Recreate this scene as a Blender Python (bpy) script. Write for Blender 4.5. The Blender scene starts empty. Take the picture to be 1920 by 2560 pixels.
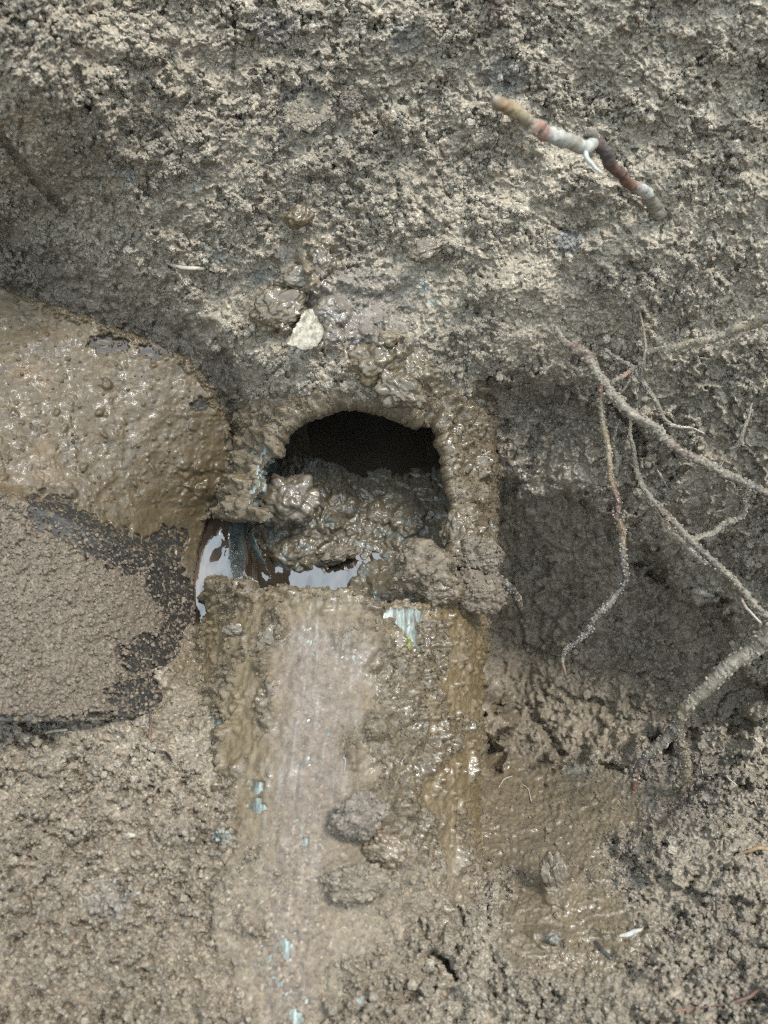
import bpy, math
import numpy as np

# ------------------------------------------------------------------ camera, sky, sun, exposure
F = 1884.0                       # focal length in pixels of the 1920 x 2560 photograph
PITCH = math.radians(63)
SP, CP = math.sin(PITCH), math.cos(PITCH)
CAMZ = 0.345
scene = bpy.context.scene
COL = scene.collection
cam_d = bpy.data.cameras.new('camera')
cam = bpy.data.objects.new('camera', cam_d)
COL.objects.link(cam)
cam.location = (0, 0, CAMZ)
cam.rotation_euler = (math.radians(90) - PITCH, 0, 0)
cam_d.sensor_fit = 'AUTO'
cam_d.sensor_width = 36
cam_d.lens = F / 2560 * 36
cam_d.clip_start = 0.01
cam_d.clip_end = 500
cam_d.dof.use_dof = True
cam_d.dof.focus_distance = 0.335
cam_d.dof.aperture_fstop = cam_d.lens / 2.9
scene.camera = cam

world = bpy.data.worlds.new('World')
scene.world = world
world.use_nodes = True
wn, wl = world.node_tree.nodes, world.node_tree.links
bg = wn['Background']
SUN_EL, SUN_AZ = math.radians(66), math.radians(62)      # azimuth measured from +Y towards +X
sky = wn.new('ShaderNodeTexSky')
sky.sky_type = 'NISHITA'
sky.sun_disc = False
sky.sun_elevation = SUN_EL
sky.sun_rotation = SUN_AZ
sky.air_density = 1.0
sky.dust_density = 2.0
wtc = wn.new('ShaderNodeTexCoord')
wno = wn.new('ShaderNodeTexNoise')
wno.inputs['Scale'].default_value = 3.2
wno.inputs['Detail'].default_value = 6
wl.new(wtc.outputs['Generated'], wno.inputs['Vector'])
wcr = wn.new('ShaderNodeValToRGB')
wcr.color_ramp.elements[0].position = 0.28
wcr.color_ramp.elements[0].color = (.3, .3, .3, 1)
wcr.color_ramp.elements[1].position = 0.58
wl.new(wno.outputs['Fac'], wcr.inputs['Fac'])
wmx = wn.new('ShaderNodeMixRGB')
wmx.inputs[2].default_value = (5.6, 6.5, 7.1, 1)             # bright cloud
wl.new(wcr.outputs['Color'], wmx.inputs[0])
wl.new(sky.outputs['Color'], wmx.inputs[1])
wl.new(wmx.outputs['Color'], bg.inputs['Color'])
bg.inputs['Strength'].default_value = 0.15
sun_d = bpy.data.lights.new('sun', 'SUN')
sun_d.energy = 1.5
sun_d.angle = math.radians(14)
sun_d.color = (1.0, 0.96, 0.9)
sun = bpy.data.objects.new('sun', sun_d)
COL.objects.link(sun)
sun.location = (0, 0, 3)
sun.rotation_euler = (math.pi / 2 - SUN_EL, 0, math.pi - SUN_AZ)
scene.view_settings.view_transform = 'Standard'
scene.view_settings.look = 'None'
scene.view_settings.gamma = 1
scene.view_settings.use_curve_mapping = False
scene.view_settings.exposure = 1.42
scene.cycles.use_denoising = False
scene.cycles.filter_width = 1.1
scene.cycles.max_bounces = 5
scene.cycles.diffuse_bounces = 3
scene.cycles.glossy_bounces = 3

# ------------------------------------------------------------------ maths helpers
rng = np.random.default_rng(11)

def P3(X, Y, d):
    """point of the pit seen at X, Y of the photograph at depth d (metres along the view axis)"""
    X = np.asarray(X, float); Y = np.asarray(Y, float); d = np.asarray(d, float)
    t = (Y - 1280) / F
    return np.stack([(X - 960) / F * d, d * (CP - t * SP), CAMZ - d * (SP + t * CP)], -1)

def project(P):
    q = P - np.array([0, 0, CAMZ])
    d = q[..., 1] * CP - q[..., 2] * SP
    v = q[..., 1] * SP + q[..., 2] * CP
    return 960 + F * q[..., 0] / d, 1280 - F * v / d, d

def zdep(Y, z):
    return (CAMZ - z) / (SP + (np.asarray(Y, float) - 1280) / F * CP)

def cdep(Y, off):                                            # off: metres below the plane of the pipe's crest
    t = (np.asarray(Y, float) - 1280) / F
    return (0.296 + off) / (SP + t * CP + 0.05 * (CP - t * SP))

def h2(ix, iy, s):
    n = (ix.astype(np.int64) * 374761393 + iy.astype(np.int64) * 668265263 + s * 982451653) & 0xffffffff
    n = ((n ^ (n >> 13)) * 1274126177) & 0xffffffff
    n = (n ^ (n >> 16)) & 0xffffffff
    n = (n * 2246822519) & 0xffffffff
    return ((n ^ (n >> 15)) & 0xffffff) / float(0x1000000)

def perlin(x, y, s=0):
    x0 = np.floor(x); y0 = np.floor(y); fx = x - x0; fy = y - y0
    u = fx * fx * fx * (fx * (fx * 6 - 15) + 10); v = fy * fy * fy * (fy * (fy * 6 - 15) + 10)
    def g(i, j):
        a = h2(x0 + i, y0 + j, s) * 6.2831853
        return np.cos(a) * (fx - i) + np.sin(a) * (fy - j)
    a = g(0, 0); b = g(1, 0); c = g(0, 1); d = g(1, 1)
    return ((a + (b - a) * u) * (1 - v) + (c + (d - c) * u) * v) * 1.5

def fbm(x, y, s=0, o=4, gain=.5):
    r = 0; a = 1
    for k in range(o):
        r = r + a * perlin(x * 2 ** k, y * 2 ** k, s + k * 17); a *= gain
    return r

def bumps(x, y, s=0, rmin=.25, rmax=.75):
    """rounded crumbs: height 0..rmax in cell units"""
    x0 = np.floor(x); y0 = np.floor(y); h = np.zeros(np.shape(x))
    for i in (-1, 0, 1):
        for j in (-1, 0, 1):
            cx = x0 + i; cy = y0 + j
            px = cx + h2(cx, cy, s); py = cy + h2(cx, cy, s + 7)
            r = rmin + (rmax - rmin) * h2(cx, cy, s + 3) ** 1.5
            q = r * r - (x - px) ** 2 - (y - py) ** 2
            h = np.maximum(h, np.sqrt(np.maximum(q, 0)) * (.6 + .8 * h2(cx, cy, s + 5)))
    return h

def sd_poly(X, Y, pts):
    """signed distance, positive inside"""
    pts = np.array(pts, float); d2 = np.full(np.shape(X), 1e18); ins = np.zeros(np.shape(X), bool)
    n = len(pts)
    for i in range(n):
        a = pts[i]; b = pts[(i + 1) % n]; e = b - a
        wx = X - a[0]; wy = Y - a[1]
        t = np.clip((wx * e[0] + wy * e[1]) / (e @ e + 1e-9), 0, 1)
        d2 = np.minimum(d2, (wx - e[0] * t) ** 2 + (wy - e[1] * t) ** 2)
        c = (a[1] <= Y) != (b[1] <= Y)
        xs = a[0] + (Y - a[1]) / (e[1] if abs(e[1]) > 1e-9 else 1e-9) * e[0]
        ins ^= c & (X < xs)
    d = np.sqrt(d2)
    return np.where(ins, d, -d)

def sd_line(X, Y, pts):
    pts = np.array(pts, float); d2 = np.full(np.shape(X), 1e18)
    for i in range(len(pts) - 1):
        a = pts[i]; b = pts[i + 1]; e = b - a
        wx = X - a[0]; wy = Y - a[1]
        t = np.clip((wx * e[0] + wy * e[1]) / (e @ e + 1e-9), 0, 1)
        d2 = np.minimum(d2, (wx - e[0] * t) ** 2 + (wy - e[1] * t) ** 2)
    return np.sqrt(d2)

def ss(a, b, x):
    t = np.clip((x - a) / (b - a), 0, 1)
    return t * t * (3 - 2 * t)

def tps(pts, X, Y):
    """thin plate spline through (x, y, value), evaluated coarsely and interpolated"""
    pts = np.array(pts, float); n = len(pts); p = pts[:, :2] / 1000.0
    def U(r2): return .5 * r2 * np.log(r2 + 1e-12)
    D = ((p[:, None] - p[None]) ** 2).sum(-1)
    A = np.zeros((n + 3, n + 3)); A[:n, :n] = U(D) + np.eye(n) * 2e-3
    A[:n, n] = 1; A[:n, n + 1:] = p; A[n, :n] = 1; A[n + 1:, :n] = p.T
    w = np.linalg.solve(A, np.concatenate([pts[:, 2], [0, 0, 0]]))
    gx = np.linspace(X.min(), X.max(), 150); gy = np.linspace(Y.min(), Y.max(), 190)
    GX, GY = np.meshgrid(gx, gy); q = np.stack([GX, GY], -1) / 1000.0
    Z = w[n] + q @ w[n + 1:]
    for i in range(n):
        Z += w[i] * U(((q - p[i]) ** 2).sum(-1))
    return bil(Z, (X - gx[0]) / (gx[1] - gx[0]), (Y - gy[0]) / (gy[1] - gy[0]))

def bil(Z, u, v):
    u = np.clip(u, 0, Z.shape[1] - 1.001); v = np.clip(v, 0, Z.shape[0] - 1.001)
    i = u.astype(int); j = v.astype(int); fu = u - i; fv = v - j
    return (Z[j, i] * (1 - fu) + Z[j, i + 1] * fu) * (1 - fv) + (Z[j + 1, i] * (1 - fu) + Z[j + 1, i + 1] * fu) * fv

def mixc(a, b, m):
    a = np.asarray(a, float); b = np.asarray(b, float)
    return a + (b - a) * np.asarray(m)[..., None]

def h3(ix, iy, iz, s):
    return h2(ix + iz * 57.0, iy + iz * 113.0 + 7.0 * s, s)

def perlin3(P, sc, s=0):
    Q = P * sc; f0 = np.floor(Q); f = Q - f0; u = f * f * f * (f * (f * 6 - 15) + 10); r = 0
    for i in (0, 1):
        for j in (0, 1):
            for k in (0, 1):
                a = h3(f0[:, 0] + i, f0[:, 1] + j, f0[:, 2] + k, s) * 6.2831853; c = h3(f0[:, 0] + i, f0[:, 1] + j, f0[:, 2] + k, s + 50) * 2 - 1; q = np.sqrt(1 - c * c)
                g = q * np.cos(a) * (f[:, 0] - i) + q * np.sin(a) * (f[:, 1] - j) + c * (f[:, 2] - k)
                r = r + g * (u[:, 0] if i else 1 - u[:, 0]) * (u[:, 1] if j else 1 - u[:, 1]) * (u[:, 2] if k else 1 - u[:, 2])
    return r * 1.6

def bumps3(P, sc, s=0, rmin=.25, rmax=.75):
    Q = P * sc; f0 = np.floor(Q); h = np.zeros(len(P))
    for i in (-1, 0, 1):
        for j in (-1, 0, 1):
            for k in (-1, 0, 1):
                c = f0 + np.array([i, j, k]); p = np.stack([c[:, 0] + h3(c[:, 0], c[:, 1], c[:, 2], s), c[:, 1] + h3(c[:, 0], c[:, 1], c[:, 2], s + 1), c[:, 2] + h3(c[:, 0], c[:, 1], c[:, 2], s + 2)], 1)
                r = rmin + (rmax - rmin) * h3(c[:, 0], c[:, 1], c[:, 2], s + 3) ** 1.5
                h = np.maximum(h, np.sqrt(np.maximum(r * r - ((Q - p) ** 2).sum(1), 0)))
    return h

ALB = .58                                                    # damp earth: albedo of the palette below

# ------------------------------------------------------------------ mesh helpers
def mesh_obj(name, V, Fq, mat, parent=None, attrs=None, smooth=True):
    """V (n,3), Fq (m,4) or (m,3) index arrays -> ONE mesh object"""
    V = np.ascontiguousarray(V, np.float32).reshape(-1, 3); Fq = np.ascontiguousarray(Fq, np.int32)
    k = Fq.shape[1]; me = bpy.data.meshes.new(name)
    me.vertices.add(len(V)); me.vertices.foreach_set('co', V.ravel())
    me.loops.add(Fq.size); me.loops.foreach_set('vertex_index', Fq.ravel())
    me.polygons.add(len(Fq)); me.polygons.foreach_set('loop_start', np.arange(len(Fq), dtype=np.int32) * k)
    me.polygons.foreach_set('loop_total', np.full(len(Fq), k, np.int32))
    me.update(calc_edges=True)
    if smooth: me.polygons.foreach_set('use_smooth', np.ones(len(Fq), bool))
    for an, a in (attrs or {}).items():
        a = np.asarray(a, np.float32)
        if a.ndim > 1:
            a = a * ALB
            at = me.attributes.new(an, 'FLOAT_COLOR', 'POINT')
            at.data.foreach_set('color', np.concatenate([a.reshape(-1, 3), np.ones((len(V), 1), np.float32)], 1).ravel())
        else:
            at = me.attributes.new(an, 'FLOAT', 'POINT'); at.data.foreach_set('value', a.ravel())
    me.materials.append(mat)
    o = bpy.data.objects.new(name, me); COL.objects.link(o)
    if parent: o.parent = parent
    return o

def grid_faces(ny, nx, keep=None):
    i = np.arange(ny * nx).reshape(ny, nx)
    q = np.stack([i[:-1, :-1], i[1:, :-1], i[1:, 1:], i[:-1, 1:]], -1)
    if keep is not None:
        kf = keep[:-1, :-1] & keep[1:, :-1] & keep[1:, 1:] & keep[:-1, 1:]
        q = q[kf]
    return q.reshape(-1, 4)

def compact(V, Fq, attrs):
    used = np.unique(Fq); m = np.full(len(V), -1, np.int64); m[used] = np.arange(len(used))
    return V[used], m[Fq], {k: np.asarray(a)[used] for k, a in attrs.items()}

def shell(name, A, B, keep, mat, parent=None, attrs=None, inner=None):
    """closed sheet between the grids A (outer) and B (inner) where keep"""
    ny, nx = keep.shape; q = grid_faces(ny, nx, keep); n = ny * nx
    e = np.concatenate([q[:, [0, 1]], q[:, [1, 2]], q[:, [2, 3]], q[:, [3, 0]]])
    key = np.minimum(e[:, 0], e[:, 1]).astype(np.int64) * n + np.maximum(e[:, 0], e[:, 1])
    _, inv, cnt = np.unique(key, return_inverse=True, return_counts=True)
    be = e[cnt[inv] == 1]
    rim = np.stack([be[:, 1], be[:, 0], be[:, 0] + n, be[:, 1] + n], 1)
    Fq = np.concatenate([q, q[:, ::-1] + n, rim])
    V = np.concatenate([A.reshape(-1, 3), B.reshape(-1, 3)])
    at = {k: np.concatenate([np.asarray(a).reshape((n,) + np.shape(a)[2:])] * 2) for k, a in (attrs or {}).items()}
    V, Fq, at = compact(V, Fq, at)
    o = mesh_obj(name, V, Fq, mat, parent, at)
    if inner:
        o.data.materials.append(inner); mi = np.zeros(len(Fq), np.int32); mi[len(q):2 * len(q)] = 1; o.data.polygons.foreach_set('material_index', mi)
    return o

def tag(o, label=None, cat=None, group=None, kind=None):
    if label: o['label'] = label
    if cat: o['category'] = cat
    if group: o['group'] = group
    if kind: o['kind'] = kind
    return o

def empty(name, loc, label, cat, group=None):
    o = bpy.data.objects.new(name, None); COL.objects.link(o); o.location = tuple(float(c) for c in loc)
    o.empty_display_size = .01
    return tag(o, label, cat, group)

def rebase(o, parent):
    """parent a mesh given in world coordinates"""
    o.parent = parent; o.location = [-c for c in parent.location]
    return o

def to_origin(o):
    me = o.data; n = len(me.vertices); a = np.empty(n * 3, np.float32); me.vertices.foreach_get('co', a)
    a = a.reshape(-1, 3); c = a.mean(0); me.vertices.foreach_set('co', (a - c).ravel()); me.update()
    o.location = tuple(float(x) for x in c); return o

# ------------------------------------------------------------------ materials
def soil_material(name, grain_scale=1000, bump=1.0):
    """earth whose own colour, wetness and graininess come from the point attributes Col, wet, grain"""
    m = bpy.data.materials.new(name); m.use_nodes = True
    n, l = m.node_tree.nodes, m.node_tree.links; b = n['Principled BSDF']
    def N(t, **k):
        x = n.new(t)
        for a, v in k.items():
            if a in x.inputs: x.inputs[a].default_value = v
            else: setattr(x, a, v)
        return x
    tc = N('ShaderNodeTexCoord')
    ac = N('ShaderNodeAttribute', attribute_name='Col'); aw = N('ShaderNodeAttribute', attribute_name='wet')
    ag = N('ShaderNodeAttribute', attribute_name='grain')
    vor = N('ShaderNodeTexVoronoi', Scale=grain_scale); l.new(tc.outputs['Object'], vor.inputs['Vector'])
    sep = N('ShaderNodeSeparateColor'); l.new(vor.outputs['Color'], sep.inputs[0])
    # each sand grain has its own brightness, a few are pale quartz, rusty or dark
    cr = N('ShaderNodeValToRGB'); r = cr.color_ramp; r.interpolation = 'CONSTANT'
    r.elements[0].position = 0; r.elements[0].color = (.62, .62, .63, 1)
    r.elements[1].position = .12; r.elements[1].color = (.8, .78, .76, 1)
    for p, c in ((.3, (.9, .89, .87, 1)), (.52, (1.05, 1.02, .98, 1)), (.74, (1.16, 1.13, 1.06, 1)), (.9, (1.38, 1.33, 1.2, 1)), (.955, (1.2, 1.0, .85, 1)), (.975, (1.7, 1.7, 1.7, 1))):
        e = r.elements.new(p); e.color = c
    l.new(sep.outputs[0], cr.inputs['Fac'])
    n1 = N('ShaderNodeTexNoise', Scale=260.0, Detail=6.0, Roughness=.65); l.new(tc.outputs['Object'], n1.inputs['Vector'])
    mr = N('ShaderNodeMapRange'); l.new(n1.outputs['Fac'], mr.inputs['Value'])
    mr.inputs['From Min'].default_value = .3; mr.inputs['From Max'].default_value = .7
    mr.inputs['To Min'].default_value = .74; mr.inputs['To Max'].default_value = 1.26
    g0 = N('ShaderNodeMixRGB', blend_type='MIX'); g0.inputs[1].default_value = (1, 1, 1, 1)
    l.new(ag.outputs['Fac'], g0.inputs[0]); l.new(cr.outputs['Color'], g0.inputs[2])
    m1 = N('ShaderNodeMixRGB', blend_type='MULTIPLY'); m1.inputs[0].default_value = 1
    l.new(ac.outputs['Color'], m1.inputs[1]); l.new(g0.outputs['Color'], m1.inputs[2])
    m2 = N('ShaderNodeVectorMath', operation='SCALE'); l.new(m1.outputs['Color'], m2.inputs[0]); l.new(mr.outputs[0], m2.inputs['Scale'])
    l.new(m2.outputs['Vector'], b.inputs['Base Color'])
    # wetness: roughness falls, a thin water film on top
    n2 = N('ShaderNodeTexNoise', Scale=420.0, Detail=3.0); l.new(tc.outputs['Object'], n2.inputs['Vector'])
    wv = N('ShaderNodeMath', operation='MULTIPLY_ADD'); l.new(n2.outputs['Fac'], wv.inputs[0]); wv.inputs[1].default_value = .9; wv.inputs[2].default_value = -.45
    wa = N('ShaderNodeMath', operation='ADD', use_clamp=True); l.new(wv.outputs[0], wa.inputs[0]); l.new(aw.outputs['Fac'], wa.inputs[1])
    rr = N('ShaderNodeMapRange'); l.new(wa.outputs[0], rr.inputs['Value'])
    rr.inputs['To Min'].default_value = .85; rr.inputs['To Max'].default_value = .17
    l.new(rr.outputs[0], b.inputs['Roughness'])
    b.inputs['IOR'].default_value = 1.5
    cw = N('ShaderNodeMapRange'); l.new(wa.outputs[0], cw.inputs['Value']); cw.inputs['From Min'].default_value = .45; cw.inputs['To Max'].default_value = .7
    l.new(cw.outputs[0], b.inputs['Coat Weight']); b.inputs['Coat Roughness'].default_value = .07; b.inputs['Coat IOR'].default_value = 1.45
    # relief
    v2 = N('ShaderNodeTexVoronoi', Scale=grain_scale * 1.0); l.new(tc.outputs['Object'], v2.inputs['Vector'])
    n3 = N('ShaderNodeTexNoise', Scale=1500.0, Detail=4.0, Roughness=.6); l.new(tc.outputs['Object'], n3.inputs['Vector'])
    n4 = N('ShaderNodeTexNoise', Scale=500.0, Detail=3.0); l.new(tc.outputs['Object'], n4.inputs['Vector'])
    vg = N('ShaderNodeMath', operation='MULTIPLY'); l.new(v2.outputs['Distance'], vg.inputs[0]); l.new(ag.outputs['Fac'], vg.inputs[1])
    s1 = N('ShaderNodeMath', operation='SUBTRACT'); l.new(n3.outputs['Fac'], s1.inputs[0]); l.new(vg.outputs[0], s1.inputs[1])
    st = N('ShaderNodeMath', operation='MULTIPLY_ADD', use_clamp=True); l.new(wa.outputs[0], st.inputs[0]); st.inputs[1].default_value = -.42 * bump; st.inputs[2].default_value = .75 * bump
    b1 = N('ShaderNodeBump', Distance=.00045); l.new(st.outputs[0], b1.inputs['Strength']); l.new(s1.outputs[0], b1.inputs['Height'])
    b2 = N('ShaderNodeBump', Strength=.6 * bump, Distance=.0007); l.new(n4.outputs['Fac'], b2.inputs['Height'])
    l.new(b2.outputs['Normal'], b1.inputs['Normal']); l.new(b1.outputs['Normal'], b.inputs['Normal'])
    l.new(b2.outputs['Normal'], b.inputs['Coat Normal'])
    return m

def water_material(name, base, rough=.02, ior=1.5, bumpd=.0002, scale=60.0):
    m = bpy.data.materials.new(name); m.use_nodes = True
    n, l = m.node_tree.nodes, m.node_tree.links; b = n['Principled BSDF']
    tc = n.new('ShaderNodeTexCoord'); no = n.new('ShaderNodeTexNoise'); no.inputs['Scale'].default_value = scale; no.inputs['Detail'].default_value = 2
    l.new(tc.outputs['Object'], no.inputs['Vector'])
    cr = n.new('ShaderNodeValToRGB'); cr.color_ramp.elements[0].position = .35; cr.color_ramp.elements[1].position = .7
    cr.color_ramp.elements[0].color = (base[0] * .6, base[1] * .6, base[2] * .6, 1); cr.color_ramp.elements[1].color = (*base, 1)
    l.new(no.outputs['Fac'], cr.inputs['Fac']); l.new(cr.outputs['Color'], b.inputs['Base Color'])
    b.inputs['Roughness'].default_value = rough; b.inputs['IOR'].default_value = ior
    bp = n.new('ShaderNodeBump'); bp.inputs['Distance'].default_value = bumpd; bp.inputs['Strength'].default_value = .6
    l.new(no.outputs['Fac'], bp.inputs['Height']); l.new(bp.outputs['Normal'], b.inputs['Normal'])
    return m

def pipe_material(name):
    m = bpy.data.materials.new(name); m.use_nodes = True
    n, l = m.node_tree.nodes, m.node_tree.links; b = n['Principled BSDF']
    tc = n.new('ShaderNodeTexCoord')
    mp = n.new('ShaderNodeMapping'); mp.inputs['Scale'].default_value = (1, .25, 1); l.new(tc.outputs['Object'], mp.inputs['Vector'])
    no = n.new('ShaderNodeTexNoise'); no.inputs['Scale'].default_value = 320; no.inputs['Detail'].default_value = 8; no.inputs['Roughness'].default_value = .7
    l.new(mp.outputs[0], no.inputs['Vector'])
    cr = n.new('ShaderNodeValToRGB')
    cr.color_ramp.elements[0].position = .40; cr.color_ramp.elements[0].color = (.06, .055, .04, 1)
    cr.color_ramp.elements[1].position = .68; cr.color_ramp.elements[1].color = (.40, .46, .43, 1)
    e = cr.color_ramp.elements.new(.53); e.color = (.17, .20, .18, 1)
    l.new(no.outputs['Fac'], cr.inputs['Fac']); l.new(cr.outputs['Color'], b.inputs['Base Color'])
    b.inputs['Roughness'].default_value = .42
    bp = n.new('ShaderNodeBump'); bp.inputs['Distance'].default_value = .0006; bp.inputs['Strength'].default_value = .7
    l.new(no.outputs['Fac'], bp.inputs['Height']); l.new(bp.outputs['Normal'], b.inputs['Normal'])
    return m

def metal_material(name):
    m = bpy.data.materials.new(name); m.use_nodes = True
    n, l = m.node_tree.nodes, m.node_tree.links; b = n['Principled BSDF']
    tc = n.new('ShaderNodeTexCoord')
    mp = n.new('ShaderNodeMapping'); mp.inputs['Scale'].default_value = (.12, 1, 1); mp.inputs['Rotation'].default_value = (0, 0, .35)
    l.new(tc.outputs['Object'], mp.inputs['Vector'])
    no = n.new('ShaderNodeTexNoise'); no.inputs['Scale'].default_value = 700; no.inputs['Detail'].default_value = 5
    l.new(mp.outputs[0], no.inputs['Vector'])
    cr = n.new('ShaderNodeValToRGB')
    cr.color_ramp.elements[0].position = .50; cr.color_ramp.elements[0].color = (.024, .023, .021, 1)
    cr.color_ramp.elements[1].position = .82; cr.color_ramp.elements[1].color = (.16, .125, .08, 1)
    l.new(no.outputs['Fac'], cr.inputs['Fac']); l.new(cr.outputs['Color'], b.inputs['Base Color'])
    b.inputs['Roughness'].default_value = .5; b.inputs['IOR'].default_value = 1.35
    bp = n.new('ShaderNodeBump'); bp.inputs['Distance'].default_value = .0002; bp.inputs['Strength'].default_value = .5
    l.new(no.outputs['Fac'], bp.inputs['Height']); l.new(bp.outputs['Normal'], b.inputs['Normal'])
    return m

M_SOIL = soil_material('soil')
M_MUD = soil_material('wet_mud', 1100, .8)
M_ROOT = soil_material('root_bark', 1400, .6)
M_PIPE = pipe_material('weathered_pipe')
M_INNER = pipe_material('shaded_inside'); M_INNER.node_tree.nodes['Color Ramp'].color_ramp.elements[2].color = (.05, .07, .068, 1); M_INNER.node_tree.nodes['Color Ramp'].color_ramp.elements[1].color = (.022, .026, .025, 1); M_INNER.node_tree.nodes['Color Ramp'].color_ramp.elements[0].color = (.012, .011, .01, 1)  # near-black inner faces: shade inside the pipe put into the colour
M_METAL = metal_material('scratched_steel')
M_WATER_IN = water_material('shaded_water', (.035, .027, .019), .01, 2.25, .00012, 45.0)  # darker copy of the puddle's water, the gloom under the arch painted in
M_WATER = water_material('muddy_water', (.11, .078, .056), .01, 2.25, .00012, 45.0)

DRY = (.50, .44, .345); DARK = (.20, .17, .13); BROWN = (.255, .20, .125); GREY = (.39, .345, .27); WETB = (.245, .19, .12)

# ------------------------------------------------------------------ the pipe's axis (fitted to its outline)
R = .065; TH = .005
D_AX = np.array([.0738, 1, .0498]); D_AX /= np.linalg.norm(D_AX)
A_AX = np.array([-.0271, 0, -.016])
S_AX = np.array([1, -.0738, 0]); S_AX /= np.linalg.norm(S_AX)
U_AX = np.cross(S_AX, D_AX)

def pipe_pt(s, th, r):
    return A_AX + s[..., None] * D_AX + r[..., None] * (np.sin(th)[..., None] * S_AX + np.cos(th)[..., None] * U_AX)

def pipe_depth(X, Y, rad=R, far=1):
    """depth at which the ray through X, Y meets the pipe, inf when it misses"""
    ray = P3(X, Y, np.ones(np.shape(X))) - np.array([0, 0, CAMZ])
    o = np.array([0, 0, CAMZ]) - A_AX
    op = o - (o @ D_AX) * D_AX; rp = ray - (ray @ D_AX)[..., None] * D_AX
    a = (rp ** 2).sum(-1); b = rp @ op; c = op @ op - rad * rad
    q = b * b - a * c
    return np.where(q > 0, (-b - far * np.sqrt(np.maximum(q, 0))) / a, np.inf)

# ------------------------------------------------------------------ ground
def axis(lo, a, b, hi, step, nout):
    k = np.linspace(0, 1, nout + 1)[1:] ** 1.6
    return np.concatenate([(a - (a - lo) * k)[::-1], np.arange(a, b, step), b + (hi - b) * k])

gx = axis(-900, -40, 1960, 2820, 2.9, 34); gy = axis(-900, -40, 2600, 3500, 2.9, 34)
X, Y = np.meshgrid(gx, gy)

CP_ = []
def c(x, y, d): CP_.append((x, y, d))
def co(x, y, off): CP_.append((x, y, float(cdep(y, off / 1000))))
for q in ((-900, -900, .22), (-300, -300, .23), (0, 0, .252), (120, 230, .268), (300, 30, .292), (960, -300, .292), (960, 0, .305), (1500, 0, .30), (1920, 0, .283), (2800, -900, .24), (2300, -200, .255), (-900, 400, .28),
          (0, 400, .300), (260, 420, .316), (500, 250, .315), (500, 520, .333), (960, 400, .330), (1450, 400, .322), (1920, 400, .305), (2400, 500, .28),
          (0, 640, .358), (300, 740, .366), (480, 820, .372), (700, 780, .352), (960, 760, .347), (1300, 800, .345), (1600, 800, .338), (1920, 800, .325), (2500, 900, .30),
          (570, 960, .378), (640, 930, .358), (780, 930, .343), (960, 930, .337), (1130, 930, .345), (1240, 940, .368), (1350, 1010, .402), (1500, 1030, .386), (1650, 1030, .364), (1800, 1050, .352), (1920, 1060, .342), (2500, 1300, .30),
          (0, 1000, .350), (300, 1000, .372), (560, 1150, .388), (-700, 1200, .32), (0, 1500, .316), (300, 1500, .335), (540, 1300, .392), (530, 1450, .384), (470, 1560, .366), (470, 1660, .336), (440, 1730, .318),
          (1250, 1180, .400), (1400, 1190, .394), (1550, 1230, .388), (1750, 1250, .365), (1250, 1350, .450), (1450, 1450, .443), (1650, 1450, .43), (1850, 1450, .375), (1250, 1600, .485), (1500, 1650, .452), (1750, 1650, .405), (1900, 1650, .365)):
    c(*q)
for q in ((1240, 1800, 150), (1400, 1850, 126), (1600, 1880, 98), (1800, 1850, 78), (1920, 1900, 60), (2500, 1900, 30),
          (1240, 2000, 100), (1450, 2050, 78), (1700, 2050, 55), (1920, 2100, 42), (1200, 2180, 62), (1400, 2250, 38), (1650, 2250, 28), (1920, 2300, 22),
          (1050, 2330, 12), (1250, 2400, 16), (1500, 2450, 14), (1920, 2560, 6), (900, 2400, 6), (860, 2560, 5), (750, 2560, 7.5), (1150, 2560, 5), (730, 2400, 9), (900, 3400, -5), (0, 3400, -10), (2700, 3400, -10),
          (-800, 2000, 0), (0, 1820, 12), (350, 1830, 13), (500, 1800, 17), (570, 1900, 14), (620, 2000, 8.5), (500, 2050, 7), (250, 2050, 6), (0, 2150, 3), (600, 2250, 4.5), (350, 2350, 2), (600, 2560, 1.5), (200, 2560, -1), (0, 2560, -2),
          (480, 1680, 32), (520, 1600, 40)):
    co(*q)
G = tps(CP_, X, Y)

def area(X, Y, pts, feather, noise=0, scale=60., s=0):
    """soft mask of a region whose edge wanders"""
    d = sd_poly(X, Y, pts)
    if noise: d = d + noise * fbm(X / scale, Y / scale, s, 4)
    return ss(-feather, feather, d)

# regions of the ground, each with a moisture / relief character of its own
CAV = [(1190, 1235), (1290, 1215), (1400, 1245), (1500, 1250), (1570, 1290), (1620, 1400), (1690, 1470), (1760, 1490), (1830, 1540), (1850, 1640), (1910, 1740), (1860, 1800), (1700, 1850), (1500, 1890), (1360, 1925), (1190, 1880)]
SHELF = [(1190, 950), (1300, 965), (1400, 1010), (1490, 1000), (1570, 1040), (1600, 1130), (1570, 1270), (1400, 1300), (1190, 1300)]
GAP = [(-600, 560), (0, 560), (120, 650), (330, 720), (520, 830), (590, 940), (620, 1060), (560, 1100), (520, 980), (400, 890), (250, 850), (0, 760), (-600, 700)]
HEAP = [(690, 650), (800, 600), (860, 640), (840, 720), (930, 800), (1010, 860), (1090, 890), (1130, 1000), (1000, 1020), (880, 960), (850, 860), (700, 850), (630, 830), (640, 760)]
FLOW = [(1190, 1850), (1400, 1930), (1600, 1960), (1720, 1980), (1560, 2080), (1480, 2180), (1640, 2300), (1600, 2400), (1450, 2460), (1330, 2440), (1230, 2330), (1300, 2200), (1190, 2150)]
BASIN = [(470, 1290), (520, 1270), (600, 1250), (620, 1500), (530, 1550), (500, 1590), (480, 1560), (480, 1430)]
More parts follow.
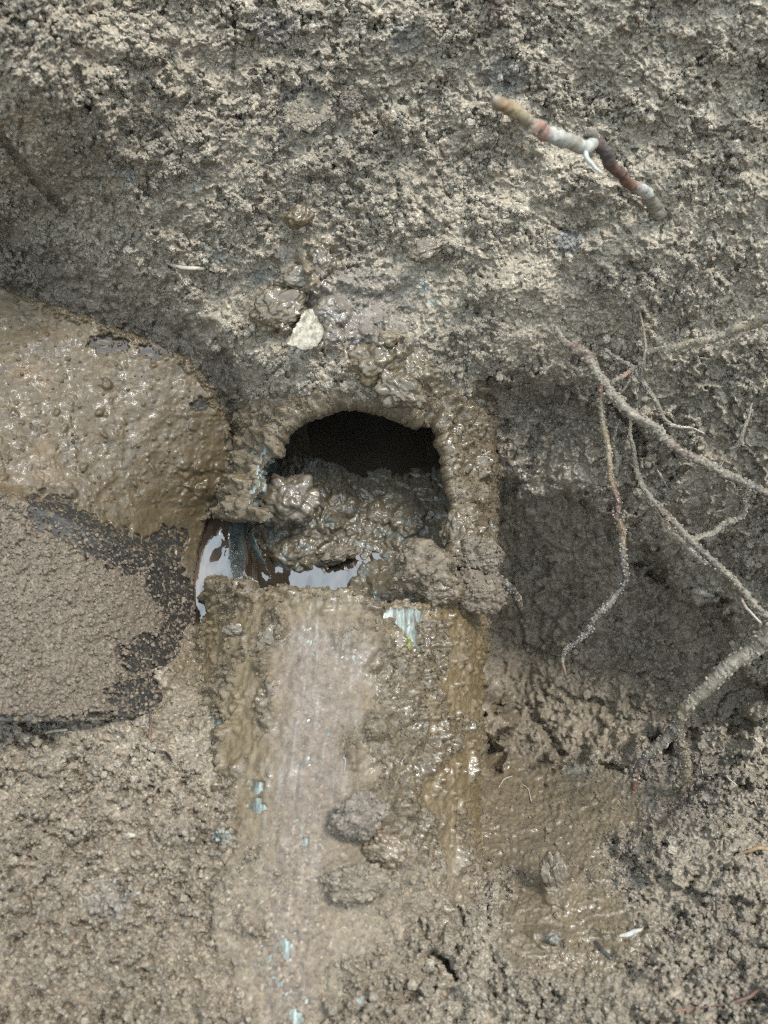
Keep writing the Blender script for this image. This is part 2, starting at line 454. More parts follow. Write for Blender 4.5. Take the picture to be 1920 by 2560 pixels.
m_cav = area(X, Y, CAV, 16, 55, 90, 1); m_shelf = area(X, Y, SHELF, 10, 50, 60, 2); m_gap = area(X, Y, GAP, 35, 30, 80, 3)
m_heap = area(X, Y, HEAP, 22, 40, 50, 4); m_flow = area(X, Y, FLOW, 40, 50, 90, 5); m_basin = area(X, Y, BASIN, 16, 8, 30, 6)
m_pud = area(X, Y, [(1190, 1740), (1270, 1760), (1290, 1810), (1250, 1850), (1190, 1850)], 20, 20, 40, 7)
wetline = ss(70, 0, sd_line(X, Y, [(1300, 2000), (1360, 2080), (1480, 2150), (1450, 2300), (1560, 2330), (1700, 2330)]) + 30 * fbm(X / 50, Y / 50, 9))
SEEP = [(380, 1790), (430, 1640), (500, 1560), (620, 1500), (640, 1900), (600, 1960), (560, 1800), (520, 1640)]
m_seep = area(X, Y, SEEP, 25, 30, 50, 8)

G = G + .026 * m_cav + .012 * m_shelf * (1 - m_cav) + .015 * m_gap
# the basin between blade and pipe sinks below the water's level
wl_z = -.006
G = G * (1 - m_basin) + m_basin * np.maximum(G, zdep(Y, wl_z - .006))
edge_b = area(X, Y, [(400, 1240), (470, 1240), (500, 1270), (480, 1300), (470, 1430), (480, 1570), (500, 1620), (540, 1570), (590, 1620), (520, 1700), (420, 1650)], 14)
G = G * (1 - edge_b * (1 - m_basin)) + edge_b * (1 - m_basin) * np.minimum(G, zdep(Y, wl_z + .004))

# low, broad relief of the dug face (millimetres towards the viewer)
wx = X + 14 * perlin(X / 40, Y / 40, 31) + 5 * perlin(X / 13, Y / 13, 33); wy = Y + 14 * perlin(X / 40, Y / 40, 32) + 5 * perlin(X / 13, Y / 13, 34)
dry = (1 - .75 * m_flow) * (1 - .75 * m_heap) * (1 - .4 * m_seep)
smooth_patch = ss(.02, .42, fbm(X / 210, Y / 210, 51, 3) + .25 * ((X > 900) & (Y < 900)))    # shovel-smoothed, finer areas
ridge = np.exp(-((sd_line(X, Y, [(60, -50), (170, 160), (270, 330), (330, 500), (420, 620)]) / 45) ** 2))
smooth_patch = np.maximum(smooth_patch, .9 * area(X, Y, [(0, 100), (120, 200), (230, 420), (330, 620), (120, 560), (0, 400)], 60))
rough = (1 - .68 * smooth_patch)
low = 5.5 * fbm(X / 330, Y / 330, 21, 3) + 2.6 * perlin(X / 95, Y / 95, 25) + 4.0 * ridge
low += 2.5 * np.exp(-((sd_line(X, Y, [(-200, 380), (0, 470), (150, 580), (330, 665), (480, 740), (560, 850)]) + 16 * fbm(X / 40, Y / 40, 29, 3)) / 34) ** 2)
low += 1.3 * m_cav * fbm(X / 70, Y / 34, 27, 3) + 3 * m_cav * np.abs(perlin(X / 120, Y / 60, 28))
def ledge(X, Y, per, s):
    ph = Y / per + 1.5 * fbm(X / (per * 1.5), Y / (per * 1.5), s, 4) + .10 * perlin(X / 12, Y / 12, s + 9)
    f = ph - np.floor(ph)
    return f ** 1.6 * (1 - ss(.93, 1.0, f))
rightside = ss(1180, 1300, X) * ss(820, 920, Y) * ss(1950, 1850, Y)
low += (rightside * (6 * ledge(X, Y, 150, 401) + 3 * ledge(X, Y, 66, 411)) + (1 - rightside) * (Y < 1250) * (1.9 * ledge(X, Y, 130, 421) * ss(-.2, .3, fbm(X / 160, Y / 160, 431, 2)) + 1.3 * ledge(X, Y, 52, 441) * ss(-.05, .35, fbm(X / 110, Y / 110, 433, 2))) + (Y > 1800) * (1 - m_flow) * 2.5 * ledge(X, Y, 110, 451) * ss(0, .4, fbm(X / 150, Y / 150, 437, 2)))
clump = bumps(wx / 62, wy / 62, 41, .15, .8) * 62 * .17 * .42
clump2 = bumps(wx / 27 + .3, wy / 27, 42, .2, .8) * 27 * .17 * .62
crumb = bumps(wx / 12.5, wy / 12.5, 43, .25, .8) * 12.5 * .17 * .75
grit = bumps(wx / 7.0, wy / 7.0, 44, .3, .75) * 7.0 * .17 * .7
gate = ss(-.25, .35, fbm(X / 55, Y / 55, 45, 3))
deep = ss(.32, .7, fbm(X / 48, Y / 40, 46, 3)) * rough                    # little pits between crumbs
outf = np.maximum(np.maximum(-X, X - 1920), np.maximum(-Y, Y - 2560))
f1 = 1 - ss(10, 110, outf); f2 = 1 - ss(100, 380, outf)
clump = clump * f2; clump2 = clump2 * f1; crumb = crumb * f1; grit = grit * f1; low = low * (.25 + .75 * f2)
rel = low * (1 - .6 * m_flow) + 1.08 * dry * rough * (clump * (.3 + 1.1 * gate) + clump2 * (.35 + 1.1 * gate)) + 1.35 * dry * (.5 + .5 * rough) * crumb * (.5 + .5 * gate) + (.35 + .65 * dry) * grit
rel -= 3.0 * deep * dry * f1
pores = .62 * ss(.28, .55, perlin(wx / 9, wy / 9, 47)) * .9 + ss(.25, .6, perlin(wx / 20, wy / 20, 48)) * 1.6
rel -= 1.6 * f1 * pores * dry * (.4 + .6 * rough)
rel += .55 * f1 * dry * fbm(wx / 11, wy / 11, 49, 2)
rel += (1 - m_heap) * 0 + m_heap * (bumps(wx / 75, wy / 75, 61, .3, .8) * 75 * .17 * .8 + bumps(wx / 24, wy / 24, 62, .3, .8) * 24 * .17 * .6)
rel += m_flow * (.9 * fbm(X / 90, Y / 30, 63, 3) + .5 * bumps(wx / 20, wy / 20, 64, .1, .6) * 20 * .17 * ss(0, .3, fbm(X / 80, Y / 80, 65)))
rel += m_shelf * (bumps(X / 34, wy / 20, 66, .3, .8) * 24 * .17 * .7)
# cracks and torn edges
for pts, w, dep in (([(1035, 2285), (1062, 2330), (1070, 2370), (1110, 2400), (1140, 2445)], 9, 9), ([(1330, 1780), (1400, 1880)], 16, 8),
                    ([(1380, 560), (1440, 590), (1470, 560)], 8, 3), ([(560, 880), (600, 960), (610, 1010)], 14, 6), ([(0, 330), (60, 420), (160, 520)], 18, 6), ([(580, 20), (590, 100), (583, 190)], 7, 2.5),
                    ([(1590, 1410), (1650, 1450), (1690, 1475)], 12, 9), ([(190, 180), (215, 270)], 22, 7), ([(550, 30), (585, 60)], 12, 5)):
    dd = sd_line(X, Y, pts) + 5 * perlin(X / 14, Y / 14, 71)
    rel -= dep * ss(w, w * .2, dd)
# clods and dents seen on the dug face: x, y, rx, ry, height mm
for bx, by, rx, ry, hh in ((1430, 455, 105, 62, 5), (1500, 500, 60, 50, 3.5), (1150, 850, 55, 40, 4), (1290, 870, 70, 60, 5), (1080, 620, 60, 30, 3.5), (930, 690, 80, 45, 3), (700, 300, 70, 50, -1), (320, 90, 120, 60, 4),
                           (1220, 430, 160, 70, -4), (250, 700, 80, 45, 4), (420, 640, 110, 60, 4), (640, 900, 70, 60, 4), (560, 900, 50, 60, -5), (1440, 980, 40, 60, 6), (1390, 940, 60, 40, 5), (1640, 1160, 60, 70, -5),
                           (800, 690, 55, 45, 4), (690, 800, 50, 40, 4), (770, 640, 30, 40, 5), (1400, 2200, 45, 70, 5), (1380, 2345, 60, 30, 3), (1560, 1470, 90, 40, 5), (1700, 1380, 60, 60, 6), (1590, 1700, 60, 60, 5), (1430, 1580, 80, 60, 6), (1300, 1500, 60, 80, 5),
                           (120, 1900, 90, 40, 4), (450, 2080, 60, 35, 3), (300, 2150, 90, 30, 3), (1740, 2120, 120, 60, 4), (1130, 2300, 80, 60, 4), (990, 2450, 90, 60, -4)):
    q2 = ((X - bx) / rx) ** 2 + ((Y - by) / ry) ** 2 + .5 * perlin(X / 30, Y / 30, 81)
    rel += hh * ss(1.4, .35, q2)
rel += 6 * area(X, Y, [(1530, 2110), (1640, 2190), (1790, 2235), (1990, 2260), (1990, 1950), (1800, 1960), (1640, 2060)], 7, 30, 40, 12)
rel *= (1 - .85 * m_basin) * (1 - .25 * m_pud)
G = G - rel / 1000
G = G * (1 - m_pud) + m_pud * (zdep(Y, -.060) - .3 * rel / 1000)
def crop1(p): return [(440 + a * .5304, 960 + b * .5304) for a, b in p]
HOLE = crop1([(495, 300), (510, 245), (545, 205), (600, 175), (680, 148), (750, 122), (850, 112), (920, 125), (1000, 150), (1090, 188), (1145, 212), (1160, 190), (1215, 195), (1240, 240), (1225, 270), (1260, 330), (1265, 400), (1285, 470), (1305, 550), (1312, 650), (1300, 720), (1290, 800), (1320, 900), (1330, 985), (1240, 1035),
              (1130, 1030), (1080, 1010), (960, 1035), (900, 1000), (830, 955), (750, 970), (600, 968), (500, 948), (430, 965), (388, 975), (370, 930), (300, 925), (250, 935), (205, 895), (180, 930),
              (120, 940), (120, 690), (215, 660), (250, 650), (330, 640), (400, 655), (455, 620), (440, 590), (370, 575), (350, 545), (400, 500), (415, 450), (380, 420), (440, 350), (480, 335)])
BL = [(-420, 600), (0, 716), (150, 765), (300, 822), (400, 858), (470, 895), (520, 950), (560, 1020), (588, 1095), (596, 1160), (580, 1215), (548, 1262), (522, 1300), (500, 1370), (487, 1450), (492, 1530), (485, 1600), (462, 1680), (430, 1750), (395, 1785), (280, 1802), (0, 1808), (-420, 1812)]
BLADE_D = [(-400, 600, .325), (0, 716, .345), (300, 822, .353), (520, 950, .368), (596, 1160, .384), (500, 1370, .382), (490, 1500, .369), (430, 1760, .322), (0, 1808, .277), (-400, 1812, .255), (0, 1200, .316), (250, 1150, .341), (450, 1150, .362), (0, 1500, .295), (300, 1500, .322), (-400, 1200, .29)]
BDG = tps(BLADE_D, X, Y)
mound = area(X, Y, [(340, 1830), (385, 1765), (420, 1700), (448, 1620), (465, 1550), (560, 1560), (560, 1700), (500, 1830), (380, 1860)], 16, 26, 30, 13)
lip = area(X, Y, [(-200, 560), (0, 610), (150, 665), (300, 740), (430, 800), (445, 868), (300, 842), (150, 790), (0, 742), (-200, 690)], 9, 30, 32, 14)
lip2 = area(X, Y, [(500, 880), (570, 960), (610, 1060), (612, 1160), (590, 1160), (575, 1080), (540, 1000), (490, 910)], 8, 26, 26, 15)
ov = mound
G = G * (1 - ov) + ov * np.minimum(G, BDG - .0018 - .8 * (clump + clump2 + crumb + grit) / 1000)
PD = pipe_depth(X, Y)
# the soil tucks in against the pipe's crest where the pipe comes out of the face
tuck = np.isfinite(PD) & (sd_poly(X, Y, HOLE) > -16) & (Y < 1700)
G = np.where(tuck, np.maximum(G, np.where(np.isfinite(PD), PD, 0) + .007), G)
near = pipe_depth(X, Y, R + .0005); far = pipe_depth(X, Y, R + .0005, -1)
under = np.isfinite(near) & (G > np.where(np.isfinite(near), near, 0) + .0035) & (Y > 985)
push = under & (Y < 2150) & ((X > 1000) | (Y < 1960))
G = np.where(push, np.maximum(G, np.where(np.isfinite(far), far, 0) + .003), G)
core = np.isfinite(pipe_depth(X, Y, R * .55))
Xd = X + 3.0 * f1 * perlin(X / 9, Y / 9, 91); Yd = Y + 3.0 * f1 * perlin(X / 9, Y / 9, 92)
V = P3(Xd, Yd, G)

def earth_colour(X, Y, s=0):
    big = fbm(X / 260, Y / 260, 101 + s, 3); mid = fbm(X / 45, Y / 45, 105 + s, 3)
    return big, mid
big, mid = earth_colour(X, Y)
colr = mixc(mixc(np.broadcast_to(GREY, X.shape + (3,)), DRY, ss(-.35, .4, big + .35 * (Y < 900))), (.36, .31, .235), ss(.0, .6, fbm(X / 120, Y / 120, 111, 3)) * .5)
colr = mixc(colr, (.33, .275, .205), .9 * ss(1700, 2000, Y) * ss(1300, 1000, X))
colr = mixc(colr, (.30, .26, .205), .8 * ss(1850, 2000, Y) * ss(1150, 1350, X))
hollow = ss(.35, -.2, (clump + clump2 + crumb * 1.2) / 3.2)
damp = np.clip(ss(.1, .5, fbm(X / 70, Y / 70, 113, 4)) * .35 + .9 * m_gap + .75 * m_cav + .9 * m_shelf + .45 * ss(900, 1150, Y) * ss(1180, 1260, X), 0, 1)
colr = mixc(colr, (.37, .31, .23), .8 * damp)
colr = mixc(colr, (.26, .215, .15), .8 * mound)
colr = mixc(colr, WETB, np.maximum.reduce([.85 * m_flow, .8 * m_heap, .75 * m_seep, .9 * m_basin, .9 * m_pud]))
for ax, ay, rr_, cc in ((680, 65, 60, (.33, .31, .29)), (770, 250, 70, (.27, .25, .23)), (1010, 90, 50, (.33, .32, .31)), (1270, 190, 60, (.33, .31, .29)), (1240, 25, 30, (.36, .26, .23)), (330, 440, 18, (.32, .36, .34)), (490, 465, 14, (.32, .36, .34)),
                        (1060, 715, 22, (.46, .52, .48)), (1080, 760, 18, (.34, .4, .38)), (660, 690, 40, (.3, .31, .28)), (545, 640, 30, (.27, .28, .26)), (1420, 610, 40, (.38, .38, .38)), (270, 2250, 70, (.36, .33, .29)), (560, 2090, 26, (.4, .45, .4)), (900, 2500, 14, (.5, .6, .62)),
                        (1440, 1930, 30, (.21, .21, .18)), (1630, 2010, 26, (.24, .26, .24)), (900, 770, 160, (.25, .225, .2)), (1350, 2150, 140, (.25, .20, .135)), (1700, 1940, 160, (.2, .17, .14))):
    q2 = np.hypot(X - ax, (Y - ay) * 1.2) / rr_ + .5 * fbm(X / 25, Y / 25, 120, 3)
    colr = mixc(colr, cc, .7 * ss(1.15, .5, q2))
wet = np.clip(.10 + .25 * damp + .25 * ss(.3, .7, mid) + .52 * m_flow + .75 * m_heap + .5 * m_seep + m_basin + .3 * wetline + 1.0 * m_shelf * (1 - m_cav) * .65 + .1 * m_pud, 0, 1)
grain = np.clip(1 - .85 * m_flow - .8 * m_heap - .45 * damp - m_basin - m_pud - .3 * m_seep, 0.05, 1)
keep = ~(under & (core | ~push))
attrs = {'Col': colr.reshape(-1, 3), 'wet': wet.ravel(), 'grain': grain.ravel()}
ny, nx = X.shape
Fq = grid_faces(ny, nx, keep)
# beyond the frame: the trench's sides climb to the surface and the surface runs on to the horizon
loop = np.concatenate([np.arange(nx), np.arange(1, ny) * nx + nx - 1, (ny - 1) * nx + np.arange(nx - 2, -1, -1), np.arange(ny - 2, 0, -1) * nx])
Vf = V.reshape(-1, 3); ringV = []; ringF = []; base = len(Vf); prev = loop; cen = np.array([0, .12, 0])
L0 = Vf[loop]; dirv = (L0 - cen)[:, :2]; rad0 = np.linalg.norm(dirv, axis=1); dirv = dirv / rad0[:, None]
for k, (rout, zz, mixz) in enumerate(((.50, .03, .3), (.60, .20, .8), (.70, .40, 1), (.85, .54, 1), (1.4, .60, 1), (4, .62, 1), (20, .62, 1), (160, .62, 1))):
    rr_ = np.maximum(rad0 + .02 * (k + 1), rout)
    P = np.concatenate([cen[:2] + dirv * rr_[:, None], (L0[:, 2] * (1 - mixz) + zz * mixz + .02 * np.sin(np.arctan2(dirv[:, 1], dirv[:, 0]) * (7 + k)) * (k < 6))[:, None]], 1)
    idx = base + np.arange(len(P)); base += len(P); ringV.append(P)
    nxt = np.roll(idx, -1); pn = np.roll(prev, -1)
    ringF.append(np.stack([prev, idx, nxt, pn], 1)); prev = idx
Vall = np.concatenate([Vf] + ringV); nn = len(Vall) - len(Vf)
Fall = np.concatenate([Fq] + ringF)
attrs = {'Col': np.concatenate([attrs['Col'], np.tile((.26, .22, .16), (nn, 1))]), 'wet': np.concatenate([attrs['wet'], np.full(nn, .1)]), 'grain': np.concatenate([attrs['grain'], np.ones(nn)])}
Vall, Fall, attrs = compact(Vall, Fall, attrs)
ground = tag(mesh_obj('ground', Vall, Fall, M_SOIL, attrs=attrs), 'grey brown crumbly soil of the dug pit around the broken pipe', kind='structure')

def gi(arr, x, y):
    """sample a ground array at pixel coordinates"""
    u = np.interp(x, gx, np.arange(nx)); v = np.interp(y, gy, np.arange(ny))
    return bil(arr, np.atleast_1d(u), np.atleast_1d(v))

# ------------------------------------------------------------------ broken pipe
ss_ = np.concatenate([np.arange(-.12, .33, .00068), np.arange(.33, .62, .01)])
tt = np.radians(np.concatenate([np.arange(-180, -104, 6), np.arange(-104, 104, .62), np.arange(104, 181, 6)]))
TT, SS = np.meshgrid(tt, ss_)
OUT = pipe_pt(SS, TT, np.full(SS.shape, R)); INN = pipe_pt(SS, TT, np.full(SS.shape, R - TH))
HX, HY, _ = project(OUT)
sdh = sd_poly(HX, HY, HOLE)
sdh = np.where((np.abs(TT) > np.radians(112)) | (HY > 1620) | (HY < 900), -400, sdh)
jag = 7 * perlin(HX / 18, HY / 18, 201) + 4 * perlin(HX / 7, HY / 7, 202)
sdj = sdh + jag
pipe = empty('sewer_pipe', A_AX + .15 * D_AX, 'broken mud coated pale blue green pipe with a large hole in its top', 'pipe')
cut = np.where(ss(90, 40, sd_line(HX, HY, crop1([(400, 290), (370, 400), (350, 540), (440, 605)]))) > .3, -3, -13)
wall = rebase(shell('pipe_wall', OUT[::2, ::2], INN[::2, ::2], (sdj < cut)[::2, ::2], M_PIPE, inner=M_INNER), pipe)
# mud coat: thick in lumps, bare along scraped streaks
AR = TT * R * 1000 * 5.6; SX = SS * 1000 * 5.6                             # surface coordinates in about photograph pixels
wax = AR + 10 * perlin(AR / 30, SX / 30, 210); wsx = SX + 10 * perlin(AR / 30, SX / 30, 211)
crestX = 895 - (HY - 1000) * .105
rel_x = HX - crestX
scr = np.exp(-np.abs((rel_x + 18 + 22 * fbm(AR / 40, SX / 70, 228, 3)) / (np.interp(HY, [1500, 1750, 2000], [128, 104, 86]) + 20 * perlin(SX / 90, AR / 200, 229))) ** 3) * ss(1500, 1640, HY)                   # scraped strip along the crest
thick = 1.1 + .8 * fbm(AR / 120, SX / 120, 220, 3)
lumpy = ss(-.1, .5, fbm(AR / 110, SX / 150, 221, 3) + .85 * np.exp(-((HX - 1010) / 95) ** 2) * (HY > 1550) + .35 * np.exp(-(((HX - 680) / 70) ** 2 + ((HY - 1620) / 120) ** 2)) - .25 * (HX > 1110) - .8 * scr)
upper = ss(1530, 1440, HY)
lumpy = np.maximum(lumpy, .9 * upper)
thick += lumpy * (1 + .45 * upper) * (bumps(wax / 52, wsx / 52, 222, .2, .8) * 52 * .17 * .5 + bumps(wax / 24, wsx / 24, 223, .2, .8) * 24 * .17 * .55 + bumps(wax / 12, wsx / 12, 224, .2, .8) * 12 * .17 * .6)
thick += (.35 + .65 * lumpy) * bumps(wax / 7.5, wsx / 7.5, 225, .2, .8) * 7.5 * .17 * .55 + .4 * perlin(AR / 25, SX / 60, 226)
thick += upper * 1.6 + 2.0 * ss(1090, 1010, HY)
thick -= scr * (.5 + .25 * fbm(AR / 18, SX / 120, 227, 3))
thick = np.maximum(thick, .25) + .5 * bumps(wax / 9, wsx / 9, 250, .0, .7) * 9 * .17 + .35 * fbm(AR / 14, SX / 14, 251, 3)
for bx, by, rx, ry in ((1010, 1535, 58, 32), (548, 1802, 26, 24), (643, 1968, 18, 18), (645, 2015, 22, 18), (1018, 1605, 30, 60), (765, 2105, 6, 12), (715, 2370, 14, 26), (815, 2450, 4, 26), (740, 2545, 14, 22), (690, 1000, 1, 1),
                       (650, 1480, 26, 14), (862, 1900, 3, 30)):
    q2 = ((HX - bx) / rx) ** 2 + ((HY - by) / ry) ** 2 + .9 * fbm(HX / 16, HY / 16, 230, 3)
    thick -= 2.6 * ss(1.25, .55, q2) * (HY > 1470)
flank = ss(150, 260, np.abs(rel_x)) * (HY > 1450)
thick += flank * bumps(wax / 15, wsx / 15, 252, -.1, .62) * 15 * .17 * 1.3
# pale clean band: broken left edge of the hole
cleanedge = ss(46, 12, sd_line(HX, HY, crop1([(400, 290), (410, 340), (370, 400), (400, 450), (350, 540), (380, 600), (440, 605)])) + 16 * perlin(HX / 20, HY / 20, 233))
bd = np.maximum(-(sdh + .7 * jag), 0)
rim = np.sqrt(np.clip(bd / 18, 0, 1))
thick = thick * (.25 + .75 * rim) - 4.0 * cleanedge
thick = np.where(thick > .1, thick, -.6 + 0 * thick)
kc = (sdh + .7 * jag < 2) & (SS < .34)
kc &= np.abs(TT) < np.radians(106)
inner_t = np.where(cleanedge > .35, -.5, -5.6 * (.25 + .75 * rim) - .6 * bumps(wax / 14, wsx / 14, 240))
inner_t = np.where(bd > 60, -1.0, inner_t)
CO = pipe_pt(SS, TT, R + thick / 1000); CI = pipe_pt(SS, TT, R + inner_t / 1000)
wetc = np.clip(.46 - .25 * scr + .45 * fbm(HX / 90, HY / 90, 241, 4) - .35 * scr * ss(1750, 2100, HY) - .3 * ss(2050, 2350, HY) + .3 * np.exp(-((HX - 1110) / 90) ** 2), 0, 1)
cc = mixc(np.broadcast_to((.215, .16, .088), HX.shape + (3,)), (.255, .205, .16), np.clip(scr * 1.2, 0, 1))
cc = mixc(cc, (.165, .132, .086), .8 * lumpy * (1 - .6 * scr))
cc = mixc(cc, (.42, .41, .38), .4 * ss(.25, .6, perlin(AR / 9, SX / 150, 243)) * np.exp(-((rel_x + 20) / 120) ** 2) * (HY > 1500))
cc = mixc(cc, (.30, .25, .185), ss(2000, 2250, HY) * .8 * (1 - .75 * scr))
gr = np.clip(.25 + .45 * lumpy + .5 * ss(1950, 2250, HY) + .3 * scr, 0, 1)
coat = rebase(shell('mud_coating', CO, CI, kc, M_MUD, None, {'Col': cc, 'wet': wetc, 'grain': gr}), pipe)

# ------------------------------------------------------------------ mud and water inside the pipe
ix = np.arange(560, 1290, 2.6); iy = np.arange(880, 1580, 2.6); IX, IY = np.meshgrid(ix, iy)
zc = [(600, 900, -34), (900, 900, -34), (1200, 900, -34), (700, 1060, -30), (900, 1070, -30), (1150, 1060, -30), (900, 1170, -20.5), (960, 1150, -20), (690, 1130, -19), (1060, 1180, -17), (1130, 1150, -18), (720, 1220, -6), (820, 1220, -8), (780, 1300, -9), (960, 1260, -14), (1080, 1260, -11),
      (700, 1340, -13), (860, 1325, -14), (870, 1355, -17), (960, 1345, -15.5), (1080, 1330, -10), (620, 1420, -24), (640, 1470, -26), (720, 1385, -14), (700, 1460, -24), (800, 1430, -20), (850, 1470, -21), (900, 1360, -14), (930, 1395, -19.5), (950, 1430, -18.5), (870, 1400, -15), (940, 1480, -11), (1050, 1420, -2), (1150, 1400, 4), (1100, 1520, 5), (900, 1520, -12), (760, 1520, -22), (600, 1540, -24), (600, 1350, -17), (1200, 1500, 6), (580, 1250, -16), (1010, 1320, -12), (760, 1350, -14)]
Z = tps([(a, b, z) for a, b, z in zc], IX, IY) / 1000 + .0115
wix = IX + 10 * perlin(IX / 28, IY / 28, 301); wiy = IY + 10 * perlin(IX / 28, IY / 28, 302)
am = ss(1120, 1230, IY) * .85 + .15
irel = am * (bumps(wix / 60, wiy / 60, 303, .3, .8) * 60 * .19 * .5 + bumps(wix / 26, wiy / 26, 304, .25, .8) * 26 * .19 * .65) + (.3 + .7 * am) * bumps(wix / 12, wiy / 12, 305, .2, .8) * 12 * .19 * .6 + .5 * bumps(wix / 7, wiy / 7, 306, .2, .7)
irel += -1.6 + .8 * fbm(IX / 90, IY / 90, 307)
ID = zdep(IY, Z) - irel / 1000
idry = area(IX, IY, [(960, 1400), (1000, 1370), (1110, 1370), (1130, 1440), (1100, 1500), (1000, 1500)], 15, 20, 30, 9)
icol = mixc(mixc(np.broadcast_to((.155, .125, .08), IX.shape + (3,)), (.06, .05, .036), ss(1200, 1110, IY)), (.16, .20, .19), .6 * ss(.3, .7, fbm(IX / 30, IY / 30, 310, 3)))  # mud darkens towards the back: shade under the arch put into its colour
MV = P3(IX + 3 * perlin(IX / 9, IY / 9, 308), IY + 3 * perlin(IX / 9, IY / 9, 309), ID)
q_ = MV - A_AX; q_ = q_ - (q_ @ D_AX)[..., None] * D_AX
heap = mesh_obj('mud', MV.reshape(-1, 3), grid_faces(*IX.shape, (q_ ** 2).sum(-1) < (R - .0008) ** 2), M_MUD,
                attrs={'Col': icol.reshape(-1, 3), 'wet': np.clip(.72 + .2 * fbm(IX / 40, IY / 40, 311), 0, 1).ravel(), 'grain': np.full(IX.size, .25)})
tag(heap, 'shiny wet brown mud heaped inside the broken pipe', kind='stuff')

def in_pipe(P, m):
    q = P - A_AX; q = q - (q @ D_AX)[..., None] * D_AX
    return (q ** 2).sum(-1) < (R - m) ** 2

def water_patch(name, pts, z, mat, n=90, inside=False):
    xs = np.linspace(min(p[0] for p in pts), max(p[0] for p in pts), n); ys = np.linspace(min(p[1] for p in pts), max(p[1] for p in pts), n)
    A, B = np.meshgrid(xs, ys); k = sd_poly(A, B, pts) > 0
    rip = .0004 * fbm(A / 45, B / 75, 400, 2)
    Vw = P3(A, B, zdep(B, z + rip)); k = k & (in_pipe(Vw, .001) if inside else k); f = grid_faces(n, n, k); v, f, _ = compact(Vw.reshape(-1, 3), f, {})
    return mesh_obj(name, v, f, mat)
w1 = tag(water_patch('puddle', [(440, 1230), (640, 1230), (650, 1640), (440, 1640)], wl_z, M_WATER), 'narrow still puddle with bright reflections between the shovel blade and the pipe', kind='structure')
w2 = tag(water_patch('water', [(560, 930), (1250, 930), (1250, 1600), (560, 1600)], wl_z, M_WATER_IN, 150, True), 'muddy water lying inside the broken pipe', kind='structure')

# ------------------------------------------------------------------ shovel blade
bx_ = np.concatenate([np.linspace(-440, -30, 40), np.arange(-24, 612, 2.8)]); by_ = np.arange(596, 1824, 2.8)
BX, BY = np.meshgrid(bx_, by_)
sb = sd_poly(BX, BY, BL) + 4 * fbm(BX / 35, BY / 35, 529, 3)
bd_ = tps(BLADE_D, BX, BY)
fold = sd_line(BX, BY, [(-420, 1120), (0, 1235), (150, 1285), (280, 1345), (400, 1400), (500, 1420)])
below = ss(-30, 30, BY - np.interp(BX, [-420, 0, 150, 280, 400, 500, 600], [1120, 1235, 1285, 1345, 1400, 1420, 1430]))
bd_ = bd_ - .0035 * np.exp(-(fold / 24) ** 2) * ss(540, 400, BX) - .003 * below * ss(520, 350, BX)
bare = .9 * ss(62, 20, np.abs(sd_line(BX, BY, [(110, 1285), (200, 1320), (290, 1372), (400, 1420), (440, 1500), (455, 1560)])) + 22 * fbm(BX / 28, BY / 28, 501, 3))
for ax, ay, rx, ry in ((380, 1640, 75, 55), (360, 1740, 90, 45), (270, 862, 45, 22), (390, 875, 42, 22), (420, 1350, 50, 30), (500, 1010, 26, 16), (60, 1800, 120, 12), (330, 1790, 120, 14), (425, 1450, 36, 60)):
    q2 = ((BX - ax) / rx) ** 2 + ((BY - ay) / ry) ** 2 + 1.0 * fbm(BX / 22, BY / 22, 502, 4)
    bare = np.maximum(bare, ss(1.3, .7, q2))
bare = bare * ss(-.75, -.1, fbm(BX / 9, BY / 14, 540, 3)) 
shovel = empty('shovel', P3(-300, 1200, .31), 'mud caked dark steel shovel blade pushed in left of the pipe, entering from the left', 'shovel')
kb = sb + 2 * perlin(BX / 40, BY / 40, 503) > 0
blade = rebase(shell('blade', P3(BX, BY, bd_)[::2, ::2], P3(BX, BY, bd_ + .0022)[::2, ::2], kb[::2, ::2], M_METAL), shovel)
wbx = BX + 8 * perlin(BX / 30, BY / 30, 511); wby = BY + 8 * perlin(BX / 30, BY / 30, 512)
up_ = 1 - below
ct = 1.2 + .5 * fbm(BX / 130, BY / 130, 513, 3)
ct += up_ * (1.0 * fbm(BX / 95, BY / 80, 514, 4, .55) + .6 * bumps(wbx / 30, wby / 30, 515, -.15, .5) * 30 * .17 * ss(0, .4, fbm(BX / 90, BY / 90, 530)) + .7 * bumps(wbx / 12, wby / 12, 520, -.2, .5) * 12 * .17)
ct += below * (bumps(wbx / 22, wby / 22, 516, .2, .8) * 22 * .16 * .4 + bumps(wbx / 10, wby / 10, 517, .25, .8) * 10 * .16 * .9 + bumps(wbx / 6, wby / 6, 518, .3, .8) * 6 * .16 * .9)
lr = ss(0, 1, 1.2 - np.hypot((BX - 500) / 90, (BY - 1200) / 70))
ct += lr * (bumps(wbx / 34, wby / 34, 519, .2, .8) * 34 * .17 * .8 + bumps(wbx / 14, wby / 14, 531, .2, .8) * 14 * .17 * .8)
fall = ss(34, 4, sb + 16 * fbm(BX / 26, BY / 26, 532, 3)) * (BY < 1300) * ss(0, 90, BX)
ct += fall * (bumps(wbx / 24, wby / 24, 533, .2, .8) * 24 * .17 * .7 + bumps(wbx / 10, wby / 10, 534, .2, .8) * 10 * .17)
ct += below * (.8 * fbm(BX / 50, BY / 50, 535, 3))
ct = ct - 6.5 * bare
ct = ct * np.clip(sb / 6, 0, 1)
ct = np.where((ct > .05) & (sb > 4), ct, -.6)
spots = 1.3 * bumps(wbx / 9, wby / 9, 521, .0, .7) * 9 * .16 * 1.0 * ss(-.1, .5, fbm(BX / 30, BY / 30, 522))
ct = np.where(ct < 0, ct + 1.3 * spots, ct)
